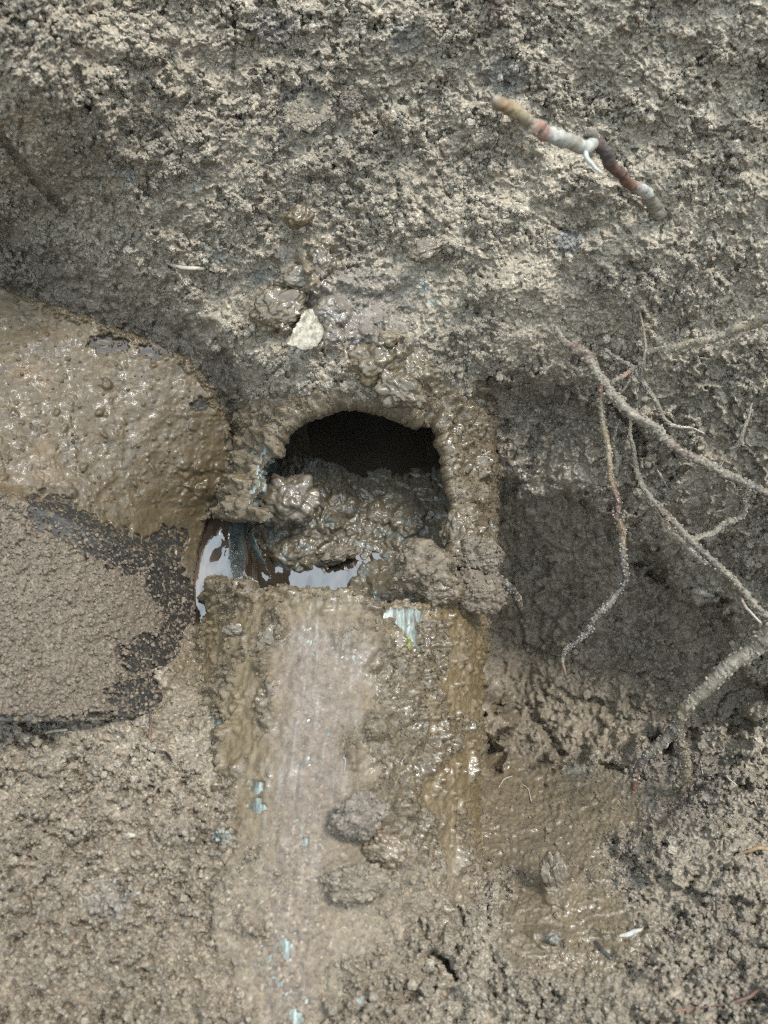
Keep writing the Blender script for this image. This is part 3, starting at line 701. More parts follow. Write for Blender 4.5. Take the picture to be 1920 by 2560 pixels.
bcol = mixc(mixc(np.broadcast_to((.13, .094, .048), BX.shape + (3,)), (.185, .13, .07), ss(-.1, .5, fbm(BX / 140, BY / 160, 523, 3)) * ss(420, 100, BX)), (.215, .175, .128), below)
bcol = mixc(bcol, (.115, .095, .062), .5 * ss(0, .5, fbm(BX / 50, BY / 50, 524, 3)) * up_)
bwet = np.clip(.5 * up_ + .33 * below + .15 * fbm(BX / 50, BY / 50, 525) + .2 * lr, 0, 1)
bgr = np.clip(.12 * up_ + .75 * below, 0, 1)
vv, ff, aa = compact(P3(BX, BY, bd_ - ct / 1000).reshape(-1, 3), grid_faces(*BX.shape, sb > 1.5), {'Col': bcol.reshape(-1, 3), 'wet': bwet.ravel(), 'grain': bgr.ravel()})
rebase(mesh_obj('mud_coating', vv, ff, M_MUD, None, aa), shovel)

# socket and wooden handle, out of the frame to the left
def rod(name, a, b, r0, r1, mat, colr_):
    a = np.array(a, float); b = np.array(b, float); t = (b - a) / np.linalg.norm(b - a); u = np.cross(t, (0, 1, 0)); u /= np.linalg.norm(u); w = np.cross(t, u); k = 24; m = 20; Vr = []
    for i in range(m):
        f = i / (m - 1); r = (r0 + (r1 - r0) * f) * (.0 if i in (0, m - 1) else 1); ff = min(max((i - 1) / (m - 3), 0), 1)
        for j in range(k):
            an = 2 * math.pi * j / k; Vr.append(a + (b - a) * ff + r * (math.cos(an) * u + math.sin(an) * w))
    i = np.arange(m * k).reshape(m, k); j = np.roll(i, -1, 1); Fr = np.stack([i[:-1], j[:-1], j[1:], i[1:]], -1).reshape(-1, 4)
    n_ = len(Vr); return rebase(mesh_obj(name, np.array(Vr), Fr, mat, None, {'Col': np.tile(colr_, (n_, 1)), 'wet': np.full(n_, .2), 'grain': np.full(n_, .2)}), shovel)
ha = P3(-330, 1190, .283); hb = ha + np.array([-.14, -.02, .09]); hc = ha + np.array([-.62, -.10, .42])
rod('socket', ha, hb, .012, .021, M_METAL, (.1, .1, .1)); rod('handle', hb - .15 * (hb - ha), hc, .017, .0165, M_MUD, (.42, .31, .19))

# ------------------------------------------------------------------ roots, twigs and hairs
def perlin1(x, s): return perlin(x, np.full(np.shape(x), .37 + s * 1.7), s)

ROOTPTS = []

def catmull(P, step):
    P = np.array(P, float); Q = np.vstack([2 * P[0] - P[1], P, 2 * P[-1] - P[-2]]); out = []; par = []
    for i in range(1, len(Q) - 2):
        L = np.linalg.norm(Q[i + 1][:3] - Q[i][:3]); n = max(2, int(L / step))
        t = np.linspace(0, 1, n, endpoint=False)[:, None]
        a, b, c_, d = Q[i - 1], Q[i], Q[i + 1], Q[i + 2]
        out.append(.5 * (2 * b + (c_ - a) * t + (2 * a - 5 * b + 4 * c_ - d) * t * t + (3 * b - a - 3 * c_ + d) * t ** 3)); par.append(i - 1 + t[:, 0])
    out.append(P[-1:]); par.append(np.array([len(P) - 1.0]))
    return np.vstack(out), np.concatenate(par)

SOILC = (.29, .255, .195); BLK = (.085, .08, .08); RED = (.24, .11, .075); TAN = (.42, .34, .20); PALE = (.62, .57, .46); WHT = (.62, .63, .58); DRED = (.13, .06, .045); ORG = (.30, .19, .09); PINK = (.40, .20, .14)

def tube(name, pts, cols, seed, label=None, cat='root', group=None, parent=None, lump=.46, step=.00045, seg=14, wet=.2, gr=.6, wob=1.0):
    """pts: (x, y, depth or None, radius mm); cols: colour per point"""
    rows = []
    for x, y, d, r in pts:
        g = float(gi(G, x, y)[0])
        dd = g - (r * .6) / 1000 if d is None else (g - d / 1000 if abs(d) >= 1 or d == 0 else d)
        rows.append(list(P3(x, y, dd)) + [r / 1000])
    C, par = catmull(rows, step); n = len(C); ctr = C[:, :3].copy(); rad = np.maximum(C[:, 3], .00012) * (.70 if lump > .28 else 1)
    s = np.concatenate([[0], np.cumsum(np.linalg.norm(np.diff(ctr, axis=0), axis=1))]) * 1000
    rm = rad.mean() * 1000
    for k in range(3):
        ctr[:, k] += wob * rad * (.55 * perlin1(s / (rm * 7 + 2), seed + k * 5) + .25 * perlin1(s / (rm * 2.5 + .8), seed + 40 + k))
    T = np.gradient(ctr, axis=0); T /= np.linalg.norm(T, axis=1)[:, None]
    up = np.array([0, -CP, SP]); A = np.cross(T, up); A /= np.linalg.norm(A, axis=1)[:, None] + 1e-9; B = np.cross(A, T)
    a = np.linspace(0, 2 * np.pi, seg, endpoint=False); AA, S2 = np.meshgrid(a, s)
    ca = np.cos(AA) * 2; sa = np.sin(AA) * 2
    no = perlin(S2 / (rm * 1.6 + .3) + ca, sa + S2 * .31, seed) * .7 + bumps(S2 / 1.5 + ca, sa * .8 + .1, seed + 3, .2, .9) * 1.0 + bumps(S2 / .8 + ca, sa * 1.3, seed + 4, .2, .8) * .5
    fine = perlin(S2 * 1.9, AA * 3, seed + 9) * .35
    crust = ss(-.25, .3, perlin1(s / 14, seed + 77))[:, None]
    rr = rad[:, None] * (1 + lump * (no * (.5 + crust) + fine))
    end = np.clip(np.minimum(s, s[-1] - s) / (rad * 1000 + .05), 0, 1); rr = rr * np.sqrt(.05 + .95 * end)[:, None]
    V = ctr[:, None] + rr[..., None] * (np.cos(AA)[..., None] * A[:, None] + np.sin(AA)[..., None] * B[:, None])
    cl = np.array(cols, float); i0 = np.clip(par.astype(int), 0, len(cl) - 2); f = (par - i0)
    f = np.clip(f + .35 * perlin1(s / 2.2, seed + 5), 0, 1)[:, None]
    bc = cl[i0] * (1 - f) + cl[i0 + 1] * f
    patch = ss(-.25, .2, perlin(S2 / 1.6 + ca * .5, sa * .5, seed + 21) - .05)
    soiled = np.array(SOILC) * (.6 + .65 * ss(-.4, .4, perlin(S2 * 1.3, AA, seed + 2)))[..., None]
    colr = bc[:, None] * (1 - patch[..., None] * min(1, lump * 1.6)) + soiled * patch[..., None] * min(1, lump * 1.6)
    i = np.arange(n * seg).reshape(n, seg); j = np.roll(i, -1, 1)
    Fq = np.stack([i[:-1], j[:-1], j[1:], i[1:]], -1).reshape(-1, 4)
    V = V.reshape(-1, 3); colr = colr.reshape(-1, 3)
    V = np.vstack([V, ctr[0], ctr[-1]]); colr = np.vstack([colr, bc[0], bc[-1]]); k0 = n * seg
    capA = np.stack([np.full(seg, k0), j[0], i[0], i[0]], 1); capB = np.stack([np.full(seg, k0 + 1), i[-1], j[-1], j[-1]], 1)
    tri = np.concatenate([capA[:, :3], capB[:, :3]])
    hv = []; hf = []; hc = []
    if lump > .28 and s[-1] > 25:                               # hair roots of the same root
        rh = np.random.default_rng(seed)
        for _ in range(int(s[-1] / 6)):
            k = rh.integers(5, n - 5); a_ = rh.random() * 6.28
            dr = math.cos(a_) * A[k] + math.sin(a_) * B[k] + T[k] * rh.normal() * .8; dr /= np.linalg.norm(dr); p0 = ctr[k] + 0 * dr
            L_ = (.002 + .006 * rh.random() ** 2); bend = rh.normal(0, .5, 3); e1 = np.cross(dr, T[k]); e1 /= np.linalg.norm(e1) + 1e-9; e2 = np.cross(dr, e1)
            b0 = len(V) + len(hv); col_ = (SOILC, PALE, BLK, DRED)[rh.integers(0, 4)]
            for q in range(6):
                f_ = q / 5; pc = p0 + dr * L_ * f_ + bend * L_ * f_ * f_ * .6 + rh.normal(0, .00006, 3); w_ = .00018 * (1 - .8 * f_)
                for m_ in range(3):
                    hv.append(pc + w_ * (math.cos(m_ * 2.094) * e1 + math.sin(m_ * 2.094) * e2)); hc.append(col_)
                    if q < 5: hf.append((b0 + q * 3 + m_, b0 + q * 3 + (m_ + 1) % 3, b0 + (q + 1) * 3 + (m_ + 1) % 3, b0 + (q + 1) * 3 + m_))
        V = np.vstack([V, np.array(hv)]); colr = np.vstack([colr, np.array(hc)])
    me_f = [tuple(q) for q in Fq.tolist()] + [tuple(q) for q in tri.tolist()] + hf
    me = bpy.data.meshes.new(name); me.from_pydata(V.tolist(), [], me_f); me.polygons.foreach_set('use_smooth', np.ones(len(me_f), bool))
    at = me.attributes.new('Col', 'FLOAT_COLOR', 'POINT'); at.data.foreach_set('color', np.concatenate([colr * ALB, np.ones((len(V), 1))], 1).astype(np.float32).ravel())
    for an, v in (('wet', wet), ('grain', gr)):
        at = me.attributes.new(an, 'FLOAT', 'POINT'); at.data.foreach_set('value', np.full(len(V), v, np.float32))
    me.materials.append(M_ROOT)
    ROOTPTS.append((V[:k0].reshape(n, seg, 3), colr[:k0].reshape(n, seg, 3), lump, rad))
    o = bpy.data.objects.new(name, me); COL.objects.link(o)
    if parent is None: to_origin(o); tag(o, label, cat, group)
    else:
        o.parent = parent; o.location = (0, 0, 0)
        o.matrix_parent_inverse = parent.matrix_world.inverted() if False else o.matrix_parent_inverse
        o.location = [-c_ for c_ in parent.location]
    return o

def q3(p): return 1160 + p[0] * .5878, 760 + p[1] * .5878
def path3(pp, ds, rs):
    n = len(pp); k = np.linspace(0, 1, n)
    dd = np.interp(k, np.linspace(0, 1, len(ds)), ds); r = np.interp(k, np.linspace(0, 1, len(rs)), rs)
    return [(*q3(p), float(d), float(x)) for p, d, x in zip(pp, dd, r)]

RG = 'roots hanging from the cut soil face right of the pipe'
# main root, running to the right edge
tube('root', path3([(385, 100), (430, 165), (500, 215), (545, 265), (595, 325), (640, 395), (740, 480), (850, 565), (930, 630), (1040, 690), (1150, 745), (1240, 785), (1340, 835)], [.337, .327, .325, .322, .318, .312, .305], [1.3, 2.6, 2.9, 2.6, 2.3, 2.1, 1.9]),
     [SOILC, SOILC, DRED, SOILC, SOILC, SOILC, SOILC, SOILC, DRED, SOILC, SOILC, BLK, ORG], 1, 'long thick soil crusted root crossing down to the right edge', group=RG, wet=.4)
tube('root', path3([(583, 330), (580, 380), (585, 440), (590, 520), (605, 570), (620, 640), (625, 740), (650, 830), (655, 910), (675, 980), (672, 1070), (685, 1150), (665, 1215), (610, 1280), (550, 1350), (520, 1400), (440, 1470), (420, 1510), (430, 1580)], [.322, .330, .335, .338, .345, .352], [1.2, 1.5, 1.7, 1.7, 1.9, 1.7, 1.5, .7]),
     [RED, DRED, SOILC, TAN, TAN, TAN, ORG, DRED, DRED, ORG, BLK, BLK, BLK, SOILC, BLK, BLK, BLK, SOILC, PINK, RED], 2, 'long dangling root with tan stripped bark and a red tip over the hollow', group=RG, wet=.55, lump=.34)
tube('root', path3([(665, 490), (640, 560), (637, 620), (655, 660), (645, 715), (650, 740)], [.337, .342, .343], [.7, .9, 1.8, .9]), [BLK, BLK, BLK, SOILC, SOILC, BLK], 3, 'short crusty black rootlet close behind the long dangling root', group=RG)
tube('root', path3([(735, 420), (705, 530), (720, 620), (745, 740), (790, 820), (860, 900), (940, 980), (1020, 1060), (1110, 1140), (1190, 1230), (1260, 1300), (1340, 1370)], [.334, .335, .332, .325, .315, .305], [.8, 1.0, 1.3, 1.9, 1.6, 1.6, 1.5]),
     [SOILC, SOILC, SOILC, SOILC, SOILC, DRED, SOILC, BLK, SOILC, SOILC, SOILC, SOILC], 4, 'slender grey root slanting down right below the thick main root', group=RG)
tube('root', path3([(780, 835), (830, 890), (870, 960), (930, 1010), (985, 1075), (1050, 1110)], [.338, .334, .328], [.8, 2.2, 2.6, 1.6]), [SOILC, BROWN, BROWN, SOILC, SOILC, SOILC], 5, 'stubby mud smeared root running beside the slender slanting one', group=RG, wet=.6)
tube('root', path3([(1360, 1330), (1293, 1395), (1240, 1450), (1150, 1530), (1060, 1600), (990, 1670), (935, 1740), (900, 1815), (830, 1880), (765, 1930), (730, 1990), (725, 2070)], [.288, .298, .305, .312, .320, .330], [4.4, 4.2, 3.7, 3.0, 2.8, 2.4, 1.8]),
     [SOILC, SOILC, SOILC, SOILC, SOILC, SOILC, BROWN, BLK, SOILC, BLK, DRED, RED], 6, 'thickest soil covered root at the lower right, ending in a snapped red tip', group=RG, lump=.3, wet=.5)
tube('root', path3([(905, 1790), (925, 1860), (945, 1930), (940, 2010), (905, 2040), (915, 2090), (870, 2140), (850, 2175)], [.318, .328, .338, .345], [1.8, 2.4, 2.3, 2.6, 1.6]), [BLK, BROWN, BROWN, BROWN, BROWN, BROWN, SOILC, SOILC], 7, 'muddy brown fork of root hanging under the thickest one', group=RG, wet=.75, lump=.4)
tube('root', path3([(1370, 15), (1293, 50), (1230, 90), (1140, 112), (1060, 150), (960, 165), (880, 190), (800, 200), (765, 235)], [.285, .296, .306, .316, .326], [2.6, 2.3, 2.0, 1.8, 1.2]), [GREY, DRY, TAN, GREY, DRY, TAN, GREY, GREY, GREY], 8, 'pale dusty root coming in level from the right edge, high up', group=RG, wet=.1, lump=.3)
tube('root', path3([(1200, 120), (1140, 155), (1095, 190), (1060, 235), (1000, 230)], [.311, .317, .327], [1.0, 1.1, .5]), [GREY, DRY, DRY, SOILC, SOILC], 9, 'short pale side root branching under the level dusty root', group=RG, wet=.1)
tube('root', path3([(600, 190), (640, 225), (690, 255), (735, 300), (770, 350), (820, 420), (850, 485), (895, 520), (960, 527), (1022, 550)], [.327, .325, .324, .325, .322], [.7, 1.1, 1.2, .9, .8, .35]), [SOILC, BLK, BLK, SOILC, SOILC, SOILC, SOILC, PALE, PALE, PALE], 10, 'thin forked root turning into a bare pale thread at its end', group=RG)
tube('root', path3([(748, 30), (765, 120), (772, 190), (758, 260), (757, 320), (768, 365)], [.330, .322, .323], [.4, .7, .7, .5]), [SOILC, ORG, SOILC, BLK, BLK, BLK], 11, 'fine root dropping straight through the tangle of roots', group=RG)
tube('root', path3([(620, 345), (650, 318), (690, 298), (735, 262)], [.322, .321, .324], [.8, 1.4, .9]), [SOILC, SOILC, PINK, BLK], 12, 'short crusty root bridging the main root and the forked one', group=RG)
tube('root', path3([(722, 275), (705, 320), (685, 355), (650, 400)], [.322, .323, .326], [.6, .7, .4]), [BLK, BLK, SOILC, BLK], 13, 'short black rootlet dropping left from the fork', group=RG)
tube('root', path3([(745, 340), (750, 390), (735, 440), (738, 480)], [.325, .333], [.5, .9, .6]), [BLK, SOILC, SOILC, BLK], 14, 'short crumb covered rootlet just right of the main root', group=RG)
tube('root', path3([(520, 362), (550, 345), (580, 335)], [.331, .326], [.3, .9]), [RED, SOILC, SOILC], 15, 'tiny pointed spur left of the main root', group=RG)
tube('root', path3([(965, 1005), (1040, 982), (1110, 935), (1170, 910), (1192, 880), (1190, 800), (1200, 785)], [.327, .329, .325, .312], [1.2, 1.8, 1.3, .6]), [SOILC, GREY, SOILC, SOILC, SOILC, BLK, BLK], 16, 'grey crusted root curling up to the main root at the right', group=RG)
tube('root', path3([(870, 815), (905, 785), (950, 762), (1000, 728), (1025, 705)], [.333, .325, .318], [.5, 1.1, .7]), [SOILC] * 5, 17, 'short grey rootlet hanging under the middle of the main root', group=RG)
tube('root', path3([(1225, 420), (1210, 480), (1185, 545), (1165, 600), (1125, 618)], [.328, .322, .326], [.4, .8, 1.0, .6]), [SOILC] * 5, 18, 'short soil coated root above the main root near the right edge', group=RG)
tube('root', path3([(822, 705), (845, 745), (872, 795)], [.333, .332], [.4, .6, .4]), [PALE, BLK, BLK], 19, 'small dark rootlet with a pale tip in the middle of the roots', group=RG)
tube('root', path3([(75, 880), (112, 925), (112, 990), (95, 1040), (98, 1090)], [.375, .366, .368, .372], [1.3, 1.6, 1.5, 1.3]), [BLK, BLK, BLK, BLK, BLK], 20, 'black root hugging the right side of the pipe, upper piece', group=RG, wet=.7, lump=.25)
tube('root', path3([(110, 1130), (150, 1170), (200, 1215), (228, 1250), (236, 1290)], [.36, .365, .375], [1.5, 1.8, 1.5, .8]), [BLK, BLK, BLK, BLK, ORG], 21, 'black root poking from the clods on the right of the pipe', group=RG, wet=.7, lump=.25)
tube('root', path3([(1178, 1255), (1205, 1295), (1265, 1358)], [.322, .315], [.7, .5]), [RED, PALE, PALE], 22, 'bare pale rootlet with a red end under the slender root', group=RG, lump=.05)
tube('root', path3([(535, 690), (570, 675), (605, 658)], [.345, .337], [.25, .7]), [DRED, DRED, SOILC], 23, 'thin dark spur halfway down the long dangling root', group=RG)
tube('root', path3([(600, 888), (625, 888), (650, 886)], [.345, .340], [.6, .5]), [RED, RED, SOILC], 24, 'tiny red spur low on the long dangling root', group=RG, lump=.1)
tube('root', path3([(960, 915), (1010, 900), (1070, 885), (1130, 870)], [3, 2, 3], [.4, .6, .4]), [SOILC] * 4, 28, 'faint grey rootlet lying on the soil behind the slanting root', group=RG)
HG = 'hair thin rootlets'
def hair(pts, col, seed, label, r=.22, d=0.8):
    tube('rootlet', [(x, y, d if i not in (0,) else .8 * 0 + r, r) if False else (x, y, None, r) for i, (x, y) in enumerate(pts)], [col] * len(pts), seed, label, 'rootlet', HG, lump=.04, wet=.2, gr=.1, seg=7, step=.0008, wob=.6)
hair([q3((388, 355)), q3((372, 470)), q3((392, 533))], BLK, 30, 'fine dark rootlet on the wall above the shelf right of the pipe')
hair([q3((415, 420)), q3((425, 495))], BLK, 31, 'very short dark rootlet beside the fine one above the shelf')
def c9(p): return 1160 + p[0] * .4581, 800 + p[1] * .4581
hair([c9((565, 232)), c9((600, 200)), c9((665, 215))], SOILC, 60, 'thin grey rootlet looping at the top of the main root')
hair([c9((800, 465)), c9((797, 492))], PALE, 61, 'tiny rootlet under the middle of the main root')
hair([c9((1010, 912)), c9((1060, 872)), c9((1092, 822))], SOILC, 62, 'faint curved rootlet behind the slanting grey root')
hair([c9((1285, 560)), c9((1305, 548)), c9((1325, 552))], PALE, 63, 'tiny pale rootlet above the main root near its middle')
hair([c9((1380, 30)), c9((1440, 70)), c9((1500, 95))], TAN, 64, 'thin tan rootlet lying above the level dusty root')
hair([c9((880, 70)), c9((930, 110)), c9((975, 120))], SOILC, 65, 'thin dark rootlet among crumbs above the tangle')
def c6(p): return 1100 + p[0] * .4943, 1800 + p[1] * .4943
hair([c6((296, 342)), c6((325, 300)), c6((368, 283))], PALE, 32, 'short pale rootlet arched over the mud close to the pipe', .28)
hair([c6((410, 322)), c6((445, 350)), c6((462, 412))], PALE, 33, 'short pale bent rootlet right of the arched one on the mud', .3)
hair([c6((1318, 200)), c6((1322, 240)), c6((1332, 280))], PALE, 34, 'small pale rootlet standing on mud below the thickest root', .3)
hair([c6((1443, 255)), c6((1455, 290)), c6((1500, 330))], PALE, 35, 'small curved pale rootlet on the mud near the right edge', .35)
hair([c6((1590, 408)), c6((1600, 435))], PALE, 36, 'tiny pale fleck of root near the right edge', .3)
tube('rootlet', [(*c6(p), None, r) for p, r in (((1720, 655), .8), ((1659, 650), .8), ((1580, 652), .8), ((1500, 690), .5), ((1440, 765), .4), ((1400, 880), .4), ((1395, 985), .35))], [TAN, TAN, ORG, ORG, BLK, BLK, BLK], 37, 'golden curved rootlet entering from the right edge at the bottom', 'rootlet', HG, lump=.05, wet=.3, gr=.1, seg=8)
tube('rootlet', [(*c6(p), 1.5, r) for p, r in (((1190, 1472), .3), ((1350, 1447), .4), ((1500, 1425), .55), ((1600, 1378), .6), ((1659, 1312), .6), ((1720, 1230), .6))], [PINK, DRED, DRED, DRED, DRED, DRED], 38, 'thin dark red rootlet in the lower right corner', 'rootlet', HG, lump=.1, wet=.3, gr=.1, seg=8)
tube('twig', [(*c6(p), None, r) for p, r in (((905, 1092), .5), ((960, 1075), .9), ((1020, 1062), .5))], [PALE, WHT, PALE], 39, 'short whitish twig lying in the wet mud at the lower right', 'twig', lump=.1, gr=.1)
tube('twig', [(*c6(p), None, r) for p, r in (((785, 1115), .6), ((820, 1165), .7), ((872, 1214), .6))], [BLK, BLK, BLK], 40, 'short black twig below the whitish one in the wet mud', 'twig', lump=.1, wet=.9, gr=.1)
tube('twig', [(415, 657, 0, .5), (440, 667, 1.5, .8), (478, 670, 2.2, .9), (512, 671, 1.5, .8)], [GREY, PALE, PALE, PALE], 41, 'pale straw like twig on the soil above the shovel blade', 'twig', lump=.15, wet=.1, gr=.2)
tube('twig', [(305, 2080, None, .5), (325, 2088, None, .8), (350, 2084, None, .7), (368, 2080, None, .5)], [GREY, PALE, GREY, GREY], 42, 'small grey twig on the soil at the lower left', 'twig', lump=.2, gr=.3)
tube('twig', [(112, 1834, 1.5, .4), (140, 1827, 1.5, .6), (170, 1823, 1.5, .5)], [PALE, DRY, PALE], 43, 'straw coloured twig just under the bottom edge of the blade', 'twig', lump=.1, gr=.2)
tube('twig', [(377, 1778, 4, .4), (376, 1830, 1.5, .5), (370, 1880, None, .4)], [BLK, RED, BLK], 44, 'thin dark reddish upright twig at the corner of the blade', 'twig', lump=.1, gr=.2)
tube('twig', [(1495, 842, None, .4), (1530, 832, 1.5, .6), (1558, 806, 2, .5)], [SOILC, TAN, TAN], 45, 'small tan twig among crumbs above the root tangle', 'twig', lump=.1, gr=.2)
tube('twig', [(70, 672, 1, .5), (90, 700, 1.5, .6), (108, 728, 1, .5)], [GREY, SOILC, GREY], 46, 'small grey twig in the dark soil at the upper left of the blade', 'twig', lump=.2, gr=.2)
# wood chip in the hollow
tube('wood_chip', [(*q3((895, 1235)), 5, 1.0), (*q3((960, 1222)), 7, 2.0), (*q3((1010, 1225)), 8, 1.9), (*q3((1068, 1242)), 6, .9)], [SOILC, SOILC, PALE, DRY], 47, 'pale splintered wood chip jutting from the far side of the hollow', 'wood chip', lump=.3, gr=.3, wet=.1)

# the broken stick jutting from the upper face
def c8(p): return 960 + p[0] * .5787, p[1] * .5787
e0 = c8((1190, 945)); stk = empty('stick', P3(*e0, float(gi(G, *e0)[0])), 'broken stick jutting from the upper soil face, pale outer half and dark red inner half', 'stick')
def sp(p, d, r): x, y = c8(p); return (x, y, d, r)
tube('shaft', [sp((478, 432), .232, 1.5), sp((500, 452), .234, 1.7), sp((565, 490), .240, 1.8), sp((640, 530), .247, 1.8), sp((675, 548), .250, 2.4), sp((720, 580), .254, 2.1), sp((790, 603), .260, 2.3), sp((860, 632), .265, 2.2), sp((920, 618), .270, 2.0)],
     [GREY, ORG, TAN, GREY, PINK, WHT, GREY, WHT, GREY], 50, parent=stk, lump=.16, gr=.25, wet=.2)
tube('shaft', [sp((905, 600), .269, 2.2), sp((945, 650), .273, 2.2), sp((975, 705), .279, 2.0), sp((1020, 750), .286, 1.7), sp((1065, 800), .294, 1.8), sp((1110, 815), .300, 2.0), sp((1150, 860), .306, 2.4), sp((1190, 945), 0, 2.6)],
     [DRED, BLK, DRED, DRED, RED, WHT, SOILC, SOILC], 51, parent=stk, lump=.19, gr=.35, wet=.2)
tube('stub', [sp((860, 590), .270, .9), sp((890, 580), .268, 1.9), sp((925, 605), .268, 1.5)], [BLK, DARK, BLK], 52, parent=stk, lump=.35, gr=.3)
tube('stub', [sp((620, 575), .246, .5), sp((655, 560), .246, 1.6), sp((675, 545), .249, 1.5)], [PALE, PINK, PINK], 53, parent=stk, lump=.25, gr=.1)
tube('side_root', [sp((865, 650), .264, .9), sp((885, 695), .262, .8), sp((945, 752), .262, .35)], [WHT, WHT, WHT], 54, parent=stk, lump=.08, gr=.1)
tube('stub', [sp((1130, 840), .303, 1.2), sp((1120, 880), .305, .6)], [RED, RED], 55, parent=stk, lump=.1, gr=.1)

# ------------------------------------------------------------------ clods, pebbles, flakes
def ico(sub):
    import bmesh
    bm = bmesh.new(); bmesh.ops.create_icosphere(bm, subdivisions=sub, radius=1)
    V = np.array([v.co[:] for v in bm.verts]); Fq = np.array([[v.index for v in f.verts] for f in bm.faces]); bm.free()
    return V, Fq
ICO4 = ico(5); ICO3 = ico(4)

def noise3(P, sc, s): return (perlin(P[:, 0] * sc + P[:, 2] * .7, P[:, 1] * sc - P[:, 2] * .4, s) + perlin(P[:, 1] * sc + .3, P[:, 2] * sc, s + 1) + perlin(P[:, 2] * sc, P[:, 0] * sc + .6, s + 2)) / 1.8

CLODPTS = []

def clod(x, y, d, rx, ry, rz, rot, label, seed, col=(.24, .2, .15), wet=.3, gr=.6, name='soil_clod', cat='soil clod', group='loose clods of soil', lump=1.0, res=ICO4, mat=None):
    """radii in photograph pixels; d depth of the centre or height (mm) above the ground"""
    V, Fq = res
    g = float(gi(G, x, y)[0]) - d / 1000 if abs(d) >= 1 or d == 0 else d
    k = g / F
    h = 1 + .3 * perlin3(V, 1.3, seed) + .12 * perlin3(V, 2.9, seed + 4)
    VW = V + .10 * np.stack([perlin3(V, 3, seed + 20), perlin3(V, 3, seed + 21), perlin3(V, 3, seed + 22)], 1); N = perlin3(V, 9, seed + 5) * .6
    b = bumps3(VW, 2.2, seed + 9, .1, .8) * .30 + bumps3(VW, 5.5, seed + 10, .2, .8) * .2 + bumps3(VW, 12, seed + 11, .2, .8) * .09 + .03 * perlin3(V, 26, seed + 12)
    h = h + lump * (.12 * N + b - .1)
    Q = V * h[:, None] * np.array([rx, ry, rz])
    cr, sr = math.cos(rot), math.sin(rot); Q = np.stack([Q[:, 0] * cr - Q[:, 1] * sr, Q[:, 0] * sr + Q[:, 1] * cr, Q[:, 2]], 1) * k
    right = np.array([1, 0, 0]); up = np.array([0, SP, CP]); n = np.array([0, -CP, SP])
    c0 = P3(x, y, g)
    W = Q[:, :1] * right + Q[:, 1:2] * up + Q[:, 2:] * n
    cl = np.clip(np.tile(col, (len(V), 1)) * (1 + .25 * noise3(V, 4, seed + 30)[:, None]), 0, 1)
    o = mesh_obj(name, W, Fq, mat or M_MUD, attrs={'Col': cl, 'wet': np.clip(wet + .2 * noise3(V, 3, seed + 31), 0, 1), 'grain': np.full(len(V), gr)})
    o.location = tuple(c0)
    if wet < .45: CLODPTS.append((W + c0, cl))
    return tag(o, label, cat, group)

def pd(x, y, lift=0): return float(pipe_depth(np.array(x, float), np.array(y, float))) - lift / 1000
clod(1060, 1418, .325, 78, 58, 60, -.1, 'big dry crumbly clod at the right end of the hole, nearer the middle', 61, (.20, .16, .11), .3, .5)
clod(1200, 1392, .338, 54, 46, 40, .3, 'crumbly clod perched on the right edge of the pipe, upper one', 62, (.2, .165, .12), .3, .6)
clod(1185, 1478, .333, 72, 50, 44, -.2, 'crumbly clod perched on the right edge of the pipe, lower one', 63, (.2, .16, .115), .3, .5)
clod(1105, 1480, .322, 55, 34, 35, 0, 'wet clod wedged between the two crumbly masses at the end of the hole', 64, (.18, .14, .09), .6, .3)
clod(1150, 1340, .345, 42, 60, 30, 0, 'wet lumpy mud stuck on the right wall of the hole', 65, (.17, .135, .085), .7, .25)
clod(895, 2045, pd(895, 2045, 7), 64, 52, 42, .5, 'dry round clod on the scraped strip of the pipe, uppermost of three', 66, (.26, .22, .175), .15, .7)
clod(965, 2125, pd(965, 2125, 5), 52, 34, 30, -.3, 'wet shiny clod on the pipe, middle one of three', 67, (.27, .21, .14), .75, .2)
clod(895, 2210, pd(895, 2210, 6), 72, 42, 34, .1, 'broad flat crumbly clod on the pipe, lowest of three', 68, (.27, .225, .165), .2, .6)
clod(690, 1600, pd(690, 1600, 0), 42, 40, 18, .2, 'wet lump of mud on the upper left of the closed pipe', 69, (.21, .17, .11), .8, .2)
clod(985, 1610, pd(985, 1610, 0), 42, 32, 18, .1, 'glossy curled lump of mud under the pale patch of the pipe', 70, (.24, .19, .12), .85, .15)
clod(600, 1580, pd(600, 1580, 0), 40, 22, 14, -.2, 'dark wet lump at the left shoulder of the pipe', 71, (.19, .155, .11), .7, .2)
clod(745, 545, 5, 34, 26, 26, .4, 'shiny wet brown pebble of mud alone on the face above the pipe', 72, (.17, .125, .07), .8, .05, 'mud_lump', 'mud lump', 'wet lumps of mud', .45)
clod(940, 905, 2, 66, 52, 40, .2, 'large glossy wet lump of mud just above the arch of the pipe', 73, (.19, .145, .085), .95, .05, 'mud_lump', 'mud lump', 'wet lumps of mud', .8)
clod(1000, 975, 3, 60, 42, 30, -.4, 'knobbly wet lump drooping at the top right of the arch', 74, (.19, .15, .095), .8, .15, 'mud_lump', 'mud lump', 'wet lumps of mud', 1)
clod(968, 850, 3, 24, 20, 18, 0, 'small wet lump resting on top of the large glossy one', 75, (.25, .2, .13), .6, .2, 'mud_lump', 'mud lump', 'wet lumps of mud', .7, ICO3)
clod(700, 770, 0, 66, 50, 26, .3, 'wet pale brown lump left of the flat stone flake', 76, (.2, .16, .10), .9, .1, 'mud_lump', 'mud lump', 'wet lumps of mud', .9)
clod(805, 650, 1, 32, 40, 26, .1, 'upright wet lump above the flat stone flake', 77, (.2, .16, .11), .85, .1, 'mud_lump', 'mud lump', 'wet lumps of mud', .8)
